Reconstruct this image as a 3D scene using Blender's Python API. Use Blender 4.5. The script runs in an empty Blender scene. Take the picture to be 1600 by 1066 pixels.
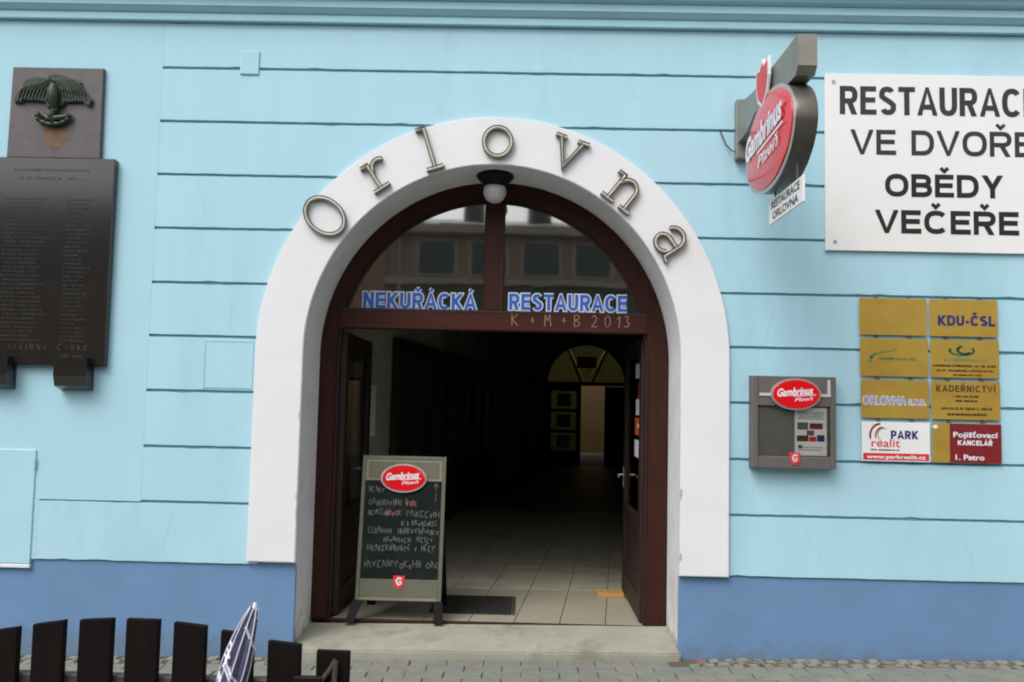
import bpy, bmesh, math, random
from mathutils import Vector, Matrix
random.seed(7)
S = bpy.context.scene
C = S.collection
RAD = math.radians

# ------------------------------------------------------------------ camera
cam = bpy.data.cameras.new('camera'); co = bpy.data.objects.new('camera', cam); C.objects.link(co)
cam.sensor_width = 36; cam.lens = 30.375; cam.clip_start = .05; cam.clip_end = 2000
yaw, pit, rol = RAD(-.7858), RAD(3.9477), RAD(1.2470)
fwd = Vector((math.sin(yaw)*math.cos(pit), math.cos(yaw)*math.cos(pit), math.sin(pit)))
rg = fwd.cross(Vector((0, 0, 1))).normalized(); up = rg.cross(fwd)
r2 = rg*math.cos(rol)+up*math.sin(rol); u2 = up*math.cos(rol)-rg*math.sin(rol)
m = Matrix((r2, u2, -fwd)).transposed().to_4x4(); m.translation = Vector((.2246, -6.1, 1.7959))
co.matrix_world = m; S.camera = co

# ------------------------------------------------------------------ sky, sun, exposure
SUN_EL, SUN_AZ = 52, 215      # azimuth clockwise from +y: the sun stands behind the camera, to its left
W = bpy.data.worlds.new('World'); S.world = W; W.use_nodes = True
nt = W.node_tree; nt.nodes.clear()
sky = nt.nodes.new('ShaderNodeTexSky'); sky.sky_type = 'NISHITA'; sky.sun_disc = False
sky.sun_elevation = RAD(SUN_EL); sky.sun_rotation = RAD(SUN_AZ); sky.air_density = 1.4; sky.dust_density = 5
hs = nt.nodes.new('ShaderNodeHueSaturation'); hs.inputs['Saturation'].default_value = .28
tc = nt.nodes.new('ShaderNodeTexCoord'); nz = nt.nodes.new('ShaderNodeTexNoise')
nz.inputs['Scale'].default_value = 2.2; nz.inputs['Detail'].default_value = 5
rm = nt.nodes.new('ShaderNodeMapRange'); rm.inputs['To Min'].default_value = .85; rm.inputs['To Max'].default_value = 1.2
mx = nt.nodes.new('ShaderNodeMix'); mx.data_type = 'RGBA'; mx.blend_type = 'MULTIPLY'; mx.inputs[0].default_value = 1
bg = nt.nodes.new('ShaderNodeBackground'); bg.inputs[1].default_value = .15
wo = nt.nodes.new('ShaderNodeOutputWorld')
nt.links.new(sky.outputs[0], hs.inputs['Color']); nt.links.new(tc.outputs['Generated'], nz.inputs['Vector'])
nt.links.new(nz.outputs[0], rm.inputs['Value']); nt.links.new(hs.outputs[0], mx.inputs[6])
nt.links.new(rm.outputs[0], mx.inputs[7]); nt.links.new(mx.outputs[2], bg.inputs[0]); nt.links.new(bg.outputs[0], wo.inputs[0])
sl = bpy.data.lights.new('sun', 'SUN'); sl.energy = .6; sl.angle = RAD(28); sl.color = (1, .965, .92)
so = bpy.data.objects.new('sun', sl); C.objects.link(so)
sd = Vector((math.sin(RAD(SUN_AZ))*math.cos(RAD(SUN_EL)), math.cos(RAD(SUN_AZ))*math.cos(RAD(SUN_EL)), math.sin(RAD(SUN_EL))))
so.rotation_euler = sd.to_track_quat('Z', 'Y').to_euler()
vs = S.view_settings; vs.view_transform = 'Standard'; vs.look = 'None'; vs.gamma = 1; vs.use_curve_mapping = False
vs.exposure = .50
S.cycles.filter_width = 2.0
S.cycles.max_bounces = 8

# ------------------------------------------------------------------ materials
def lin(c):
    return tuple((v/255/12.92 if v/255 <= .04045 else ((v/255+.055)/1.055)**2.4) for v in c)

def mat(name, rgb, rough=.6, var=.08, scale=6, bump=0., bscale=60, metal=0., spec=.5, stain=None, stain_amt=0., stretch=(1, 1, 1), coat=0.):
    """rgb: sRGB 0..255 of the surface's own colour"""
    M = bpy.data.materials.new(name); M.use_nodes = True
    n = M.node_tree.nodes; l = M.node_tree.links; p = n['Principled BSDF']
    c = lin(rgb)
    p.inputs['Roughness'].default_value = rough; p.inputs['Metallic'].default_value = metal
    p.inputs['Specular IOR Level'].default_value = spec; p.inputs['Coat Weight'].default_value = coat
    tcn = n.new('ShaderNodeTexCoord'); mp = n.new('ShaderNodeMapping'); mp.inputs['Scale'].default_value = stretch
    geo = n.new('ShaderNodeNewGeometry')
    l.new(geo.outputs['Position'], mp.inputs['Vector'])
    a = n.new('ShaderNodeTexNoise'); a.inputs['Scale'].default_value = scale; a.inputs['Detail'].default_value = 6
    a.inputs['Roughness'].default_value = .65
    l.new(mp.outputs[0], a.inputs['Vector'])
    r = n.new('ShaderNodeMapRange'); r.inputs['From Min'].default_value = .3; r.inputs['From Max'].default_value = .7
    r.inputs['To Min'].default_value = 1-var; r.inputs['To Max'].default_value = 1+var
    l.new(a.outputs[0], r.inputs['Value'])
    x = n.new('ShaderNodeMix'); x.data_type = 'RGBA'; x.blend_type = 'MULTIPLY'; x.inputs[0].default_value = 1
    x.inputs[6].default_value = (*c, 1); l.new(r.outputs[0], x.inputs[7])
    out = x.outputs[2]
    if stain:
        b = n.new('ShaderNodeTexNoise'); b.inputs['Scale'].default_value = scale*.45; b.inputs['Detail'].default_value = 8
        b.inputs['Roughness'].default_value = .7
        l.new(mp.outputs[0], b.inputs['Vector'])
        rr = n.new('ShaderNodeMapRange'); rr.inputs['From Min'].default_value = .52; rr.inputs['From Max'].default_value = .75
        rr.inputs['To Max'].default_value = stain_amt; l.new(b.outputs[0], rr.inputs['Value'])
        y = n.new('ShaderNodeMix'); y.data_type = 'RGBA'; l.new(rr.outputs[0], y.inputs[0]); l.new(out, y.inputs[6])
        y.inputs[7].default_value = (*lin(stain), 1); out = y.outputs[2]
    l.new(out, p.inputs['Base Color'])
    if bump:
        bn = n.new('ShaderNodeTexNoise'); bn.inputs['Scale'].default_value = bscale; bn.inputs['Detail'].default_value = 5
        l.new(mp.outputs[0], bn.inputs['Vector'])
        bb = n.new('ShaderNodeBump'); bb.inputs['Strength'].default_value = bump; bb.inputs['Distance'].default_value = .01
        l.new(bn.outputs[0], bb.inputs['Height']); l.new(bb.outputs[0], p.inputs['Normal'])
    return M

def glass(name, reflect, tint=(1, 1, 1)):
    M = bpy.data.materials.new(name); M.use_nodes = True
    n = M.node_tree.nodes; l = M.node_tree.links; n.remove(n['Principled BSDF'])
    g = n.new('ShaderNodeBsdfGlossy'); g.inputs['Roughness'].default_value = .03
    t = n.new('ShaderNodeBsdfTransparent'); t.inputs[0].default_value = (*tint, 1)
    lw = n.new('ShaderNodeLayerWeight'); lw.inputs[0].default_value = .35
    ad = n.new('ShaderNodeMath'); ad.operation = 'ADD'; ad.use_clamp = True; ad.inputs[1].default_value = reflect
    mu = n.new('ShaderNodeMath'); mu.operation = 'MULTIPLY'; mu.inputs[1].default_value = .6
    l.new(lw.outputs['Fresnel'], mu.inputs[0]); l.new(mu.outputs[0], ad.inputs[0])
    x = n.new('ShaderNodeMixShader'); l.new(ad.outputs[0], x.inputs[0]); l.new(t.outputs[0], x.inputs[1]); l.new(g.outputs[0], x.inputs[2])
    l.new(x.outputs[0], n['Material Output'].inputs[0])
    # slight waviness of old panes
    bn = n.new('ShaderNodeTexNoise'); bn.inputs['Scale'].default_value = 2.5
    ge = n.new('ShaderNodeNewGeometry'); l.new(ge.outputs['Position'], bn.inputs['Vector'])
    bb = n.new('ShaderNodeBump'); bb.inputs['Strength'].default_value = .05; bb.inputs['Distance'].default_value = .01
    l.new(bn.outputs[0], bb.inputs['Height']); l.new(bb.outputs[0], g.inputs['Normal'])
    return M

def brickmat(name, c1, c2, mortar, w, h, rough=.8, mort=.006, rot=0.):
    M = bpy.data.materials.new(name); M.use_nodes = True
    n = M.node_tree.nodes; l = M.node_tree.links; p = n['Principled BSDF']; p.inputs['Roughness'].default_value = rough
    ge = n.new('ShaderNodeNewGeometry'); mp = n.new('ShaderNodeMapping'); mp.inputs['Rotation'].default_value = (0, 0, rot)
    b = n.new('ShaderNodeTexBrick'); l.new(ge.outputs['Position'], mp.inputs[0]); l.new(mp.outputs[0], b.inputs['Vector'])
    b.inputs['Scale'].default_value = 1; b.inputs['Brick Width'].default_value = w; b.inputs['Row Height'].default_value = h
    b.inputs['Mortar Size'].default_value = mort; b.inputs['Color1'].default_value = (*lin(c1), 1)
    b.inputs['Color2'].default_value = (*lin(c2), 1); b.inputs['Mortar'].default_value = (*lin(mortar), 1)
    l.new(b.outputs[0], p.inputs['Base Color'])
    return M

M = {}
M['blue'] = mat('pale_blue_plaster', (165, 205, 219), .85, .04, 1.3, .12, 45, stain=(138, 184, 196), stain_amt=.65, stretch=(1.7, 1, .4))
M['blue2'] = mat('pale_blue_pilaster', (163, 204, 219), .85, .035, 1.1, .12, 45, stain=(156, 188, 198), stain_amt=.45)
M['cornice'] = mat('cornice_paint', (160, 204, 218), .8, .05, 2, .1, 40, stain=(126, 168, 178), stain_amt=.3)
M['mortar'] = mat('groove_plaster', (132, 180, 196), .9, .08, 4, .1)
M['plinth'] = mat('plinth_paint', (98, 132, 170), .8, .06, 2.2, .25, 30, stain=(92, 124, 156), stain_amt=.6)
def splash(Mt, z0, z1, col, amt):
    """mud splashes and scuffs with ragged upper edge near the pavement"""
    n = Mt.node_tree.nodes; l = Mt.node_tree.links; p = n['Principled BSDF']; src = p.inputs['Base Color'].links[0].from_socket
    ge = n.new('ShaderNodeNewGeometry'); sp = n.new('ShaderNodeSeparateXYZ'); l.new(ge.outputs['Position'], sp.inputs[0])
    a = n.new('ShaderNodeTexNoise'); a.inputs['Scale'].default_value = 7; a.inputs['Detail'].default_value = 9; a.inputs['Roughness'].default_value = .75
    l.new(ge.outputs['Position'], a.inputs['Vector'])
    h = n.new('ShaderNodeMapRange'); h.inputs['From Min'].default_value = z0; h.inputs['From Max'].default_value = z1
    h.inputs['To Min'].default_value = .62; h.inputs['To Max'].default_value = .12; l.new(sp.outputs[2], h.inputs['Value'])
    ad = n.new('ShaderNodeMath'); ad.operation = 'ADD'; l.new(a.outputs[0], ad.inputs[0]); l.new(h.outputs[0], ad.inputs[1])
    r = n.new('ShaderNodeMapRange'); r.inputs['From Min'].default_value = .88; r.inputs['From Max'].default_value = 1.12
    r.inputs['To Max'].default_value = amt; l.new(ad.outputs[0], r.inputs['Value'])
    x = n.new('ShaderNodeMix'); x.data_type = 'RGBA'; l.new(r.outputs[0], x.inputs[0]); l.new(src, x.inputs[6])
    x.inputs[7].default_value = (*lin(col), 1); l.new(x.outputs[2], p.inputs['Base Color'])
splash(M['plinth'], .02, .34, (96, 104, 112), .5)
M['white'] = mat('white_plaster', (218, 219, 223), .8, .03, 2, .12, 50, stain=(205, 203, 196), stain_amt=.35)
M['reveal'] = mat('reveal_plaster', (222, 222, 225), .85, .06, 3, .2, 40, stain=(165, 160, 150), stain_amt=.5)
splash(M['reveal'], .05, .42, (120, 116, 104), .8)
M['step'] = mat('step_concrete', (150, 149, 136), .9, .12, 5, .3, 80, stain=(104, 102, 90), stain_amt=.9)
M['wood'] = mat('mahogany_paint', (54, 24, 17), .5, .28, 5, .12, 30, stretch=(6, 6, .6), spec=.25, stain=(34, 14, 10), stain_amt=.5)
M['woodh'] = mat('mahogany_rail', (64, 28, 20), .5, .28, 5, .12, 30, stretch=(.6, 6, 6), spec=.25, stain=(40, 15, 11), stain_amt=.5)
M['wooddark'] = mat('dark_door_wood', (40, 23, 18), .55, .2, 5, .1, 30, stretch=(6, 6, .6))
M['black'] = mat('black_metal', (15, 14, 14), .6, .1, spec=.25)
M['plaque'] = mat('dark_granite', (34, 33, 32), .13, .18, 12, .0, spec=.9, stain=(26, 26, 22), stain_amt=.7)
M['plaqueu'] = mat('grey_slate', (84, 79, 83), .5, .18, 12, .1, stain=(80, 78, 66), stain_amt=.6)
M['bronze'] = mat('patinated_bronze', (44, 56, 44), .5, .35, 18, .5, 40, metal=.35)
M['rust'] = mat('rust_run', (104, 76, 54), .7, .3, 20, stain=(96, 88, 80), stain_amt=.8)
M['engrave'] = mat('engraved_lettering', (52, 53, 49), .7, .25, 30)
M['chip'] = mat('bare_plaster', (172, 168, 158), .95, .2, 30, .4, 60)
M['letter'] = mat('aged_letter_metal', (98, 95, 84), .5, .35, 25, .2, metal=.2)
M['tube'] = mat('letter_tube', (200, 199, 188), .3, .2, 20)
M['signwhite'] = mat('white_sign_board', (226, 226, 226), .45, .025, 2, .03, 10, stain=(214, 210, 206), stain_amt=.5)
M['ink'] = mat('charcoal_ink', (44, 40, 46), .5, .1)
M['inkb'] = mat('black_ink', (20, 18, 20), .5, .1)
M['screw'] = mat('screw_head', (176, 172, 168), .4, .2, metal=.6)
M['brass'] = mat('brushed_brass', (184, 152, 66), .36, .10, 3., .04, 80, metal=.35, stain=(176, 122, 56), stain_amt=.8)
M['navy'] = mat('navy_ink', (44, 34, 96), .5, .05)
M['bluet'] = mat('blue_print', (46, 100, 196), .45, .05)
M['whitet'] = mat('white_print', (222, 226, 234), .45, .03)
M['green'] = mat('green_print', (74, 128, 64), .5, .15)
M['teal'] = mat('teal_print', (92, 142, 104), .5, .15)
M['brown'] = mat('brown_print', (104, 62, 24), .5, .1)
M['dkbrown'] = mat('dark_print', (66, 48, 28), .5, .1)
M['maroon'] = mat('maroon_print', (118, 22, 30), .45, .12)
M['red'] = mat('red_enamel', (214, 18, 26), .22, .06, 8, coat=.3)
M['redp'] = mat('red_print', (206, 50, 48), .4, .08)
M['orange'] = mat('orange_print', (206, 96, 34), .5, .15)
M['chrome'] = mat('silver_rim', (190, 186, 184), .3, .08, metal=.6)
M['greyb'] = mat('grey_brown_enamel', (94, 89, 87), .5, .08, 8, .04)
M['greyl'] = mat('light_grey_enamel', (186, 184, 180), .45, .06)
M['greyd'] = mat('dark_grey_back', (92, 91, 88), .6, .12, 8)
M['signgrey'] = mat('sign_arm_grey', (134, 132, 124), .4, .12, 6, metal=.3)
M['signdark'] = mat('sign_rim_dark', (88, 83, 77), .35, .12, 6, metal=.4)
M['greyp'] = mat('grey_felt', (118, 117, 112), .9, .1, 20)
M['paper'] = mat('paper', (236, 235, 230), .8, .05, 14)
M['tile'] = mat('pale_floor_tile', (160, 155, 138), .38, .08, 3, .03, 20, stain=(150, 145, 130), stain_amt=.5)
M['tile2'] = mat('worn_inner_tile', (176, 171, 154), .45, .16, 3, .03, 20, stain=(130, 124, 108), stain_amt=.6)
M['grout'] = mat('grout', (96, 92, 82), .9, .1)
M['floorfar'] = brickmat('far_floor_tiles', (150, 145, 130), (138, 134, 120), (76, 72, 62), .345, .345, .5, .006)
M['intw'] = mat('corridor_plaster', (176, 178, 168), .9, .12, 2, .1, stain=(70, 70, 62), stain_amt=.5)
M['intc'] = mat('corridor_ceiling', (180, 180, 172), .9, .12, 2, .1)
M['mat'] = mat('doormat_rubber', (34, 32, 30), .9, .3, 60, .6, 200)
M['matm'] = mat('doormat_edge', (70, 64, 56), .6, .2)
M['card'] = mat('raw_wood_offcut', (182, 142, 88), .8, .1, 12, stretch=(1, 8, 8))
M['olive'] = mat('olive_metal', (98, 98, 84), .45, .08, 8, metal=.2)
M['olivel'] = mat('pale_olive_metal', (128, 126, 110), .4, .08, 8, metal=.2)
M['chalkb'] = mat('chalkboard', (14, 22, 20), .75, .3, 12, .03, spec=.2, stain=(42, 52, 49), stain_amt=.8)
M['chalk'] = mat('chalk', (114, 122, 120), .95, .4, 60)
M['chalkr'] = mat('red_chalk', (170, 84, 84), .95, .4, 60)
M['chalkw'] = mat('chalk_white', (158, 126, 114), .95, .35, 80)
M['globe'] = mat('opal_glass', (186, 187, 190), .18, .03, spec=.6)
M['fence'] = mat('dark_stained_slat', (17, 10, 8), .8, .35, 6, .3, 40, spec=.15, stretch=(8, 8, .7))
M['rail'] = mat('fence_rail_grey', (64, 60, 58), .6, .2, 6)
M['umb'] = mat('umbrella_navy', (74, 74, 104), .7, .3, 40, .2, 30, stain=(30, 32, 58), stain_amt=1.)
M['umbw'] = mat('umbrella_white', (206, 206, 220), .7, .1, 12, .1)
M['paver'] = mat('concrete_paver', (116, 119, 112), .9, .14, 9, .5, 120, stain=(92, 95, 88), stain_amt=.6)
M['paverb'] = mat('concrete_paver_warm', (120, 120, 110), .9, .14, 9, .5, 120, stain=(96, 95, 84), stain_amt=.6)
M['sand'] = mat('joint_sand', (84, 80, 68), .95, .25, 30, .5, 100)
M['sett'] = mat('light_sett', (126, 125, 114), .9, .2, 20, .6, 60, stain=(112, 96, 82), stain_amt=.6)
M['settr'] = mat('brick_red_sett', (130, 92, 84), .9, .2, 20, .6, 60)
M['asphalt'] = mat('asphalt', (66, 66, 66), .9, .15, 3, .4, 120)
M['pavefar'] = brickmat('far_pavers', (114, 118, 113), (106, 110, 104), (84, 82, 74), .25, .125)
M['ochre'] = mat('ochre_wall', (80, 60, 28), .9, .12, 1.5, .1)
M['oppo'] = mat('salmon_facade', (142, 118, 100), .85, .08, 1, .1)
M['oppo2'] = mat('brown_facade', (130, 100, 84), .85, .08, 1, .1)
M['oppotrim'] = mat('facade_trim', (150, 136, 122), .85, .06, 1)
M['oppog'] = mat('olive_shopfront', (82, 86, 68), .7, .1, 1)
M['roof'] = mat('grey_roof', (128, 130, 132), .7, .12, 2)
M['chim'] = mat('chimney', (70, 62, 60), .9, .2, 3)
M['dwin'] = mat('dark_window', (54, 60, 58), .35, .1)
M['lunette'] = glass('lunette_glass', .42, (.86, .88, .86))
M['pane'] = glass('door_glass', .06, (.8, .8, .8))
M['clear'] = glass('case_glass', .05, (.97, .97, .97))
M['farpane'] = glass('far_glass', .05, (.46, .54, .42))
M['farnote'] = mat('yellowed_sheet', (176, 160, 104), .9, .3, 9, stain=(104, 80, 50), stain_amt=.9)
M['curtain'] = mat('net_curtain', (205, 208, 200), .9, .3, 14, stretch=(1, 6, .5))
M['cable'] = mat('black_cable', (30, 30, 32), .6, .05)

# ------------------------------------------------------------------ helpers
ROOT = {}      # object -> world origin of its thing
def org(o):
    return ROOT.get(o.name, Vector((0, 0, 0)))

STUFF = {'closing_line', 'menu_print', 'small_print', 'chalk_writing', 'feathers', 'wreath', 'printed_loops', 'piping'}
def obj(name, bm, material=None, parent=None, smooth=False, at=None):
    """link a bmesh (world coordinates) as one object; at = its own origin when it is a thing"""
    me = bpy.data.meshes.new(name)
    o0 = Vector(at) if at is not None else (org(parent) if parent else Vector((0, 0, 0)))
    bmesh.ops.translate(bm, verts=bm.verts, vec=-o0)
    bmesh.ops.recalc_face_normals(bm, faces=bm.faces)
    bm.to_mesh(me); bm.free()
    if material: me.materials.append(M[material] if isinstance(material, str) else material)
    if smooth:
        for f in me.polygons: f.use_smooth = True
        try: me.set_sharp_from_angle(angle=RAD(35))
        except Exception: pass
    o = bpy.data.objects.new(name, me); C.objects.link(o)
    if parent: o.parent = parent
    if at is not None: o.location = o0
    ROOT[o.name] = o0
    if name in STUFF: o['kind'] = 'stuff'
    return o

def tag(o, label, cat, group=None):
    o['label'] = label; o['category'] = cat
    if group: o['group'] = group
    return o

def thing(name, label, cat, loc, group=None):
    o = bpy.data.objects.new(name, None); C.objects.link(o); o.location = loc; o.empty_display_size = .1
    ROOT[o.name] = Vector(loc)
    return tag(o, label, cat, group)

def struct(o):
    o['kind'] = 'structure'; return o

def B():
    return bmesh.new()

def box(bm, x0, x1, y0, y1, z0, z1, bev=0., seg=1):
    t = bmesh.new()
    v = [t.verts.new(p) for p in [(x0, y0, z0), (x1, y0, z0), (x1, y1, z0), (x0, y1, z0), (x0, y0, z1), (x1, y0, z1), (x1, y1, z1), (x0, y1, z1)]]
    for f in [(0, 3, 2, 1), (4, 5, 6, 7), (0, 1, 5, 4), (1, 2, 6, 5), (2, 3, 7, 6), (3, 0, 4, 7)]: t.faces.new([v[i] for i in f])
    if bev: bmesh.ops.bevel(t, geom=t.edges[:], offset=bev, segments=seg, affect='EDGES')
    add(bm, t)
    return bm

def add(bm, t, mtx=None):
    if mtx is not None: bmesh.ops.transform(t, matrix=mtx, verts=t.verts)
    me = bpy.data.meshes.new('tmp'); t.to_mesh(me); t.free(); bm.from_mesh(me); bpy.data.meshes.remove(me)

def prism(bm, poly, y0, y1, bev=0.):
    """poly in (x,z), extruded from y0 to y1"""
    t = bmesh.new()
    a = [t.verts.new((x, y0, z)) for x, z in poly]; b = [t.verts.new((x, y1, z)) for x, z in poly]
    fa = t.faces.new(a); fb = t.faces.new(b[::-1]); n = len(poly)
    for i in range(n): t.faces.new((a[(i+1) % n], a[i], b[i], b[(i+1) % n]))
    bmesh.ops.recalc_face_normals(t, faces=t.faces)
    if bev:
        ed = [e for e in fa.edges]
        bmesh.ops.bevel(t, geom=ed, offset=bev, segments=2, affect='EDGES')
    bmesh.ops.triangulate(t, faces=[f for f in t.faces if len(f.verts) > 4])
    add(bm, t)
    return bm

def frame_mtx(o, u, v):
    u = Vector(u).normalized(); v = Vector(v).normalized(); w = u.cross(v)   # plane u,v with w out of it
    mt = Matrix((u, v, w)).transposed().to_4x4(); mt.translation = Vector(o); return mt

WALL = lambda x, y, z: frame_mtx((x, y, z), (1, 0, 0), (0, 0, 1))            # w points to -y: towards the street

def ring(bm, cx, cz, a0, b0, a1, b1, zl, zr, y0, y1, n=72, bev=0.):
    """arched band with straight legs down to zl / zr"""
    inner = [(cx-a0, zl)]+[(cx-a0*math.cos(math.pi*i/n), cz+b0*math.sin(math.pi*i/n)) for i in range(n+1)]+[(cx+a0, zr)]
    outer = [(cx-a1, zl)]+[(cx-a1*math.cos(math.pi*i/n), cz+b1*math.sin(math.pi*i/n)) for i in range(n+1)]+[(cx+a1, zr)]
    t = bmesh.new()
    V = [[t.verts.new((x, y, z)) for x, z in P] for P in (inner, outer) for y in (y0, y1)]
    i0, i1, o0, o1 = V
    for k in range(len(inner)-1):
        t.faces.new((i0[k], i0[k+1], o0[k+1], o0[k])); t.faces.new((i1[k+1], i1[k], o1[k], o1[k+1]))
        t.faces.new((i0[k+1], i0[k], i1[k], i1[k+1])); t.faces.new((o0[k], o0[k+1], o1[k+1], o1[k]))
    for k in (0, -1): t.faces.new((i0[k], o0[k], o1[k], i1[k]))
    bmesh.ops.recalc_face_normals(t, faces=t.faces)
    if bev:
        ed = [e for e in t.edges if all(abs(v.co.y-y0) < 1e-6 for v in e.verts) and len({v.co.x for v in e.verts}) and
              not (abs(e.verts[0].co.x-cx) > 1e9)]
        keep = []
        for e in ed:
            fs = [f for f in e.link_faces]
            if len(fs) == 2 and abs(fs[0].normal.dot(fs[1].normal)) < .5: keep.append(e)
        bmesh.ops.bevel(t, geom=keep, offset=bev, segments=2, affect='EDGES')
    add(bm, t)
    return bm

_caps = {}
def text_bm(s, bold=0., shear=0., extrude=0., space=1.):
    c = bpy.data.curves.new('t', 'FONT'); c.body = s; c.size = 1; c.offset = bold; c.shear = shear; c.extrude = extrude
    c.space_character = space; c.resolution_u = 4
    o = bpy.data.objects.new('t', c); C.objects.link(o)
    dg = bpy.context.evaluated_depsgraph_get(); me = bpy.data.meshes.new_from_object(o.evaluated_get(dg))
    bm = bmesh.new(); bm.from_mesh(me); bpy.data.objects.remove(o); bpy.data.curves.remove(c); bpy.data.meshes.remove(me)
    return bm

def text(bm, s, mtx, w, h, bold=0., shear=0., ext=.0006, space=1., lower=False, anchor='c'):
    """lettering w wide with capitals h high; mtx puts (0,0) at the middle of the baseline"""
    t = text_bm(s, bold, shear, 0, space)
    xs = [v.co.x for v in t.verts]; x0, x1 = min(xs), max(xs)
    cap = .70
    sx, sy = w/(x1-x0), h/cap
    for v in t.verts:
        v.co.x = (v.co.x-(x0+x1)/2)*sx if anchor == 'c' else (v.co.x-x0)*sx
        v.co.y *= sy; v.co.z = ext
    add(bm, t, mtx)
    return bm

def offset_path(P, d, closed):
    out = []; N = len(P)
    for i, p in enumerate(P):
        a = P[i-1] if (i or closed) else P[i]; b = P[(i+1) % N] if (i < N-1 or closed) else P[i]
        p = Vector(p); a = Vector(a); b = Vector(b)
        d1 = (p-a).normalized() if (p-a).length > 1e-7 else (b-p).normalized(); d2 = (b-p).normalized() if (b-p).length > 1e-7 else d1
        n1 = Vector((-d1.y, d1.x)); n2 = Vector((-d2.y, d2.x)); nn = (n1+n2)
        nn = nn.normalized() if nn.length > .2 else n1
        k = 1/max(.5, nn.dot(n1)); out.append(p+nn*d*k)
    return out
def gpaths(ch, W, t):
    """grotesque capitals: centre lines for a glyph W wide and 1 high with stroke t; extra stroke length is trimmed off"""
    a = t/2; E = t; c = ch
    def el(x0, x1, y0, y1, d0, d1, n=16):
        cx, cy, rx, ry = (x0+x1)/2, (y0+y1)/2, (x1-x0)/2, (y1-y0)/2
        out = []
        for i in range(n+1):
            q = RAD(d0+(d1-d0)*i/n); cc, ss = math.cos(q), math.sin(q); e = .84
            out.append((cx+rx*math.copysign(abs(cc)**e, cc), cy+ry*math.copysign(abs(ss)**e, ss)))
        return out
    st = [(a, -E), (a, 1+E)]
    base = {'Ř': 'R', 'Ě': 'E', 'Č': 'C', 'Á': 'A', 'Í': 'I', 'Š': 'S'}.get(c, c)
    G = {'E': [st, [(a, a), (W, a)], [(a, .52), (W*.93, .52)], [(a, 1-a), (W*.98, 1-a)]],
         'T': [[(W/2, -E), (W/2, 1-t*.6)], [(0, 1-a), (W, 1-a)]], 'L': [st, [(a, a), (W, a)]],
         'I': [[(W/2, -E), (W/2, 1+E)]],
         'V': [[(a*.9-.12*W, 1+.24), (W/2-.001, a*.2), (W-a*.9+.12*W, 1+.24)]],
         'A': [[(a*.9-.12*W, -.24), (W/2, 1-a*.2), (W-a*.9+.12*W, -.24)], [(W*.2, .30), (W*.8, .30)]],
         'Y': [[(a-.1*W, 1.2), (W/2, .42)], [(W-a+.1*W, 1.2), (W/2, .42)], [(W/2, -E), (W/2, .45)]],
         'N': [st, [(W-a, -E), (W-a, 1+E)], [(a, 1), (W-a, 0)]],
         'M': [st, [(W-a, -E), (W-a, 1+E)], [(a, 1), (W/2, .1), (W-a, 1)]],
         'K': [st, [(a, .33), (W-a+.15*W, 1.16)], [(W*.34, .55), (W-a*.8+.12*W, -.16)]],
         'Z': [[(0, 1-a), (W, 1-a)], [(W-a, 1-a), (a, a)], [(0, a), (W, a)]],
         'O': ['c', el(a, W-a, a, 1-a, 0, 360, 36)], 'U': [[(a, 1+E), (a, .36)]+el(a, W-a, a, .68, 180, 360, 14)[1:-1]+[(W-a, .36), (W-a, 1+E)]],
         'D': [st, [(a, 1-a), (W*.42, 1-a)]+el(a*1.0-W*.05, W-a, a, 1-a, 80, -80, 16)+[(W*.42, a), (a, a)]],
         'C': [el(a, W-a*.7, a, 1-a, 42, 318, 30)],
         'S': [el(a*1.1, W-a*1.4, .5, 1-a, 28, 205, 14)[:-1]+[(W*.34, .57), (W*.66, .45)]+el(a*1.4, W-a, a, .5, 25, -155, 14)[1:]],
         'R': [st, [(a, 1-a), (W*.58, 1-a)]+el(W*.28, W-a*1.1, .47, 1-a, 80, -80, 10)+[(W*.58, .47), (a, .47)], [(W*.52, .47), (W-a*.7, .0-E*.9)]],
         'P': [st, [(a, 1-a), (W*.58, 1-a)]+el(W*.28, W-a, .43, 1-a, 80, -80, 10)+[(W*.58, .43), (a, .43)]],
         'B': [st, [(a, 1-a), (W*.55, 1-a)]+el(W*.24, W-a*1.4, .52, 1-a, 80, -80, 10)+[(W*.55, .52), (a, .52)], [(W*.5, .52)]+el(W*.22, W-a, a, .52, 80, -80, 10)+[(W*.55, a), (a, a)]],
         '-': [[(W*.1, .38), (W*.9, .38)]]}[base]
    dia = {'Ř': 'v', 'Ě': 'v', 'Č': 'v', 'Š': 'v', 'Á': 'i', 'Í': 'i'}.get(c)
    D = []
    if dia == 'v': D = [[(W/2-.16, 1.29), (W/2, 1.13), (W/2+.16, 1.29)]]
    if dia == 'i': D = [[(W/2-.02, 1.10), (W/2+.09, 1.29)]]
    return G, D
GWID = {'E': .70, 'T': .72, 'L': .64, 'I': .26, 'V': .80, 'A': .84, 'Y': .80, 'N': .76, 'M': .88, 'K': .80, 'Z': .70, 'O': .86, 'U': .76, 'D': .80,
        'C': .82, 'S': .74, 'R': .78, 'P': .72, 'B': .76, '-': .4, ' ': .34}
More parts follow.
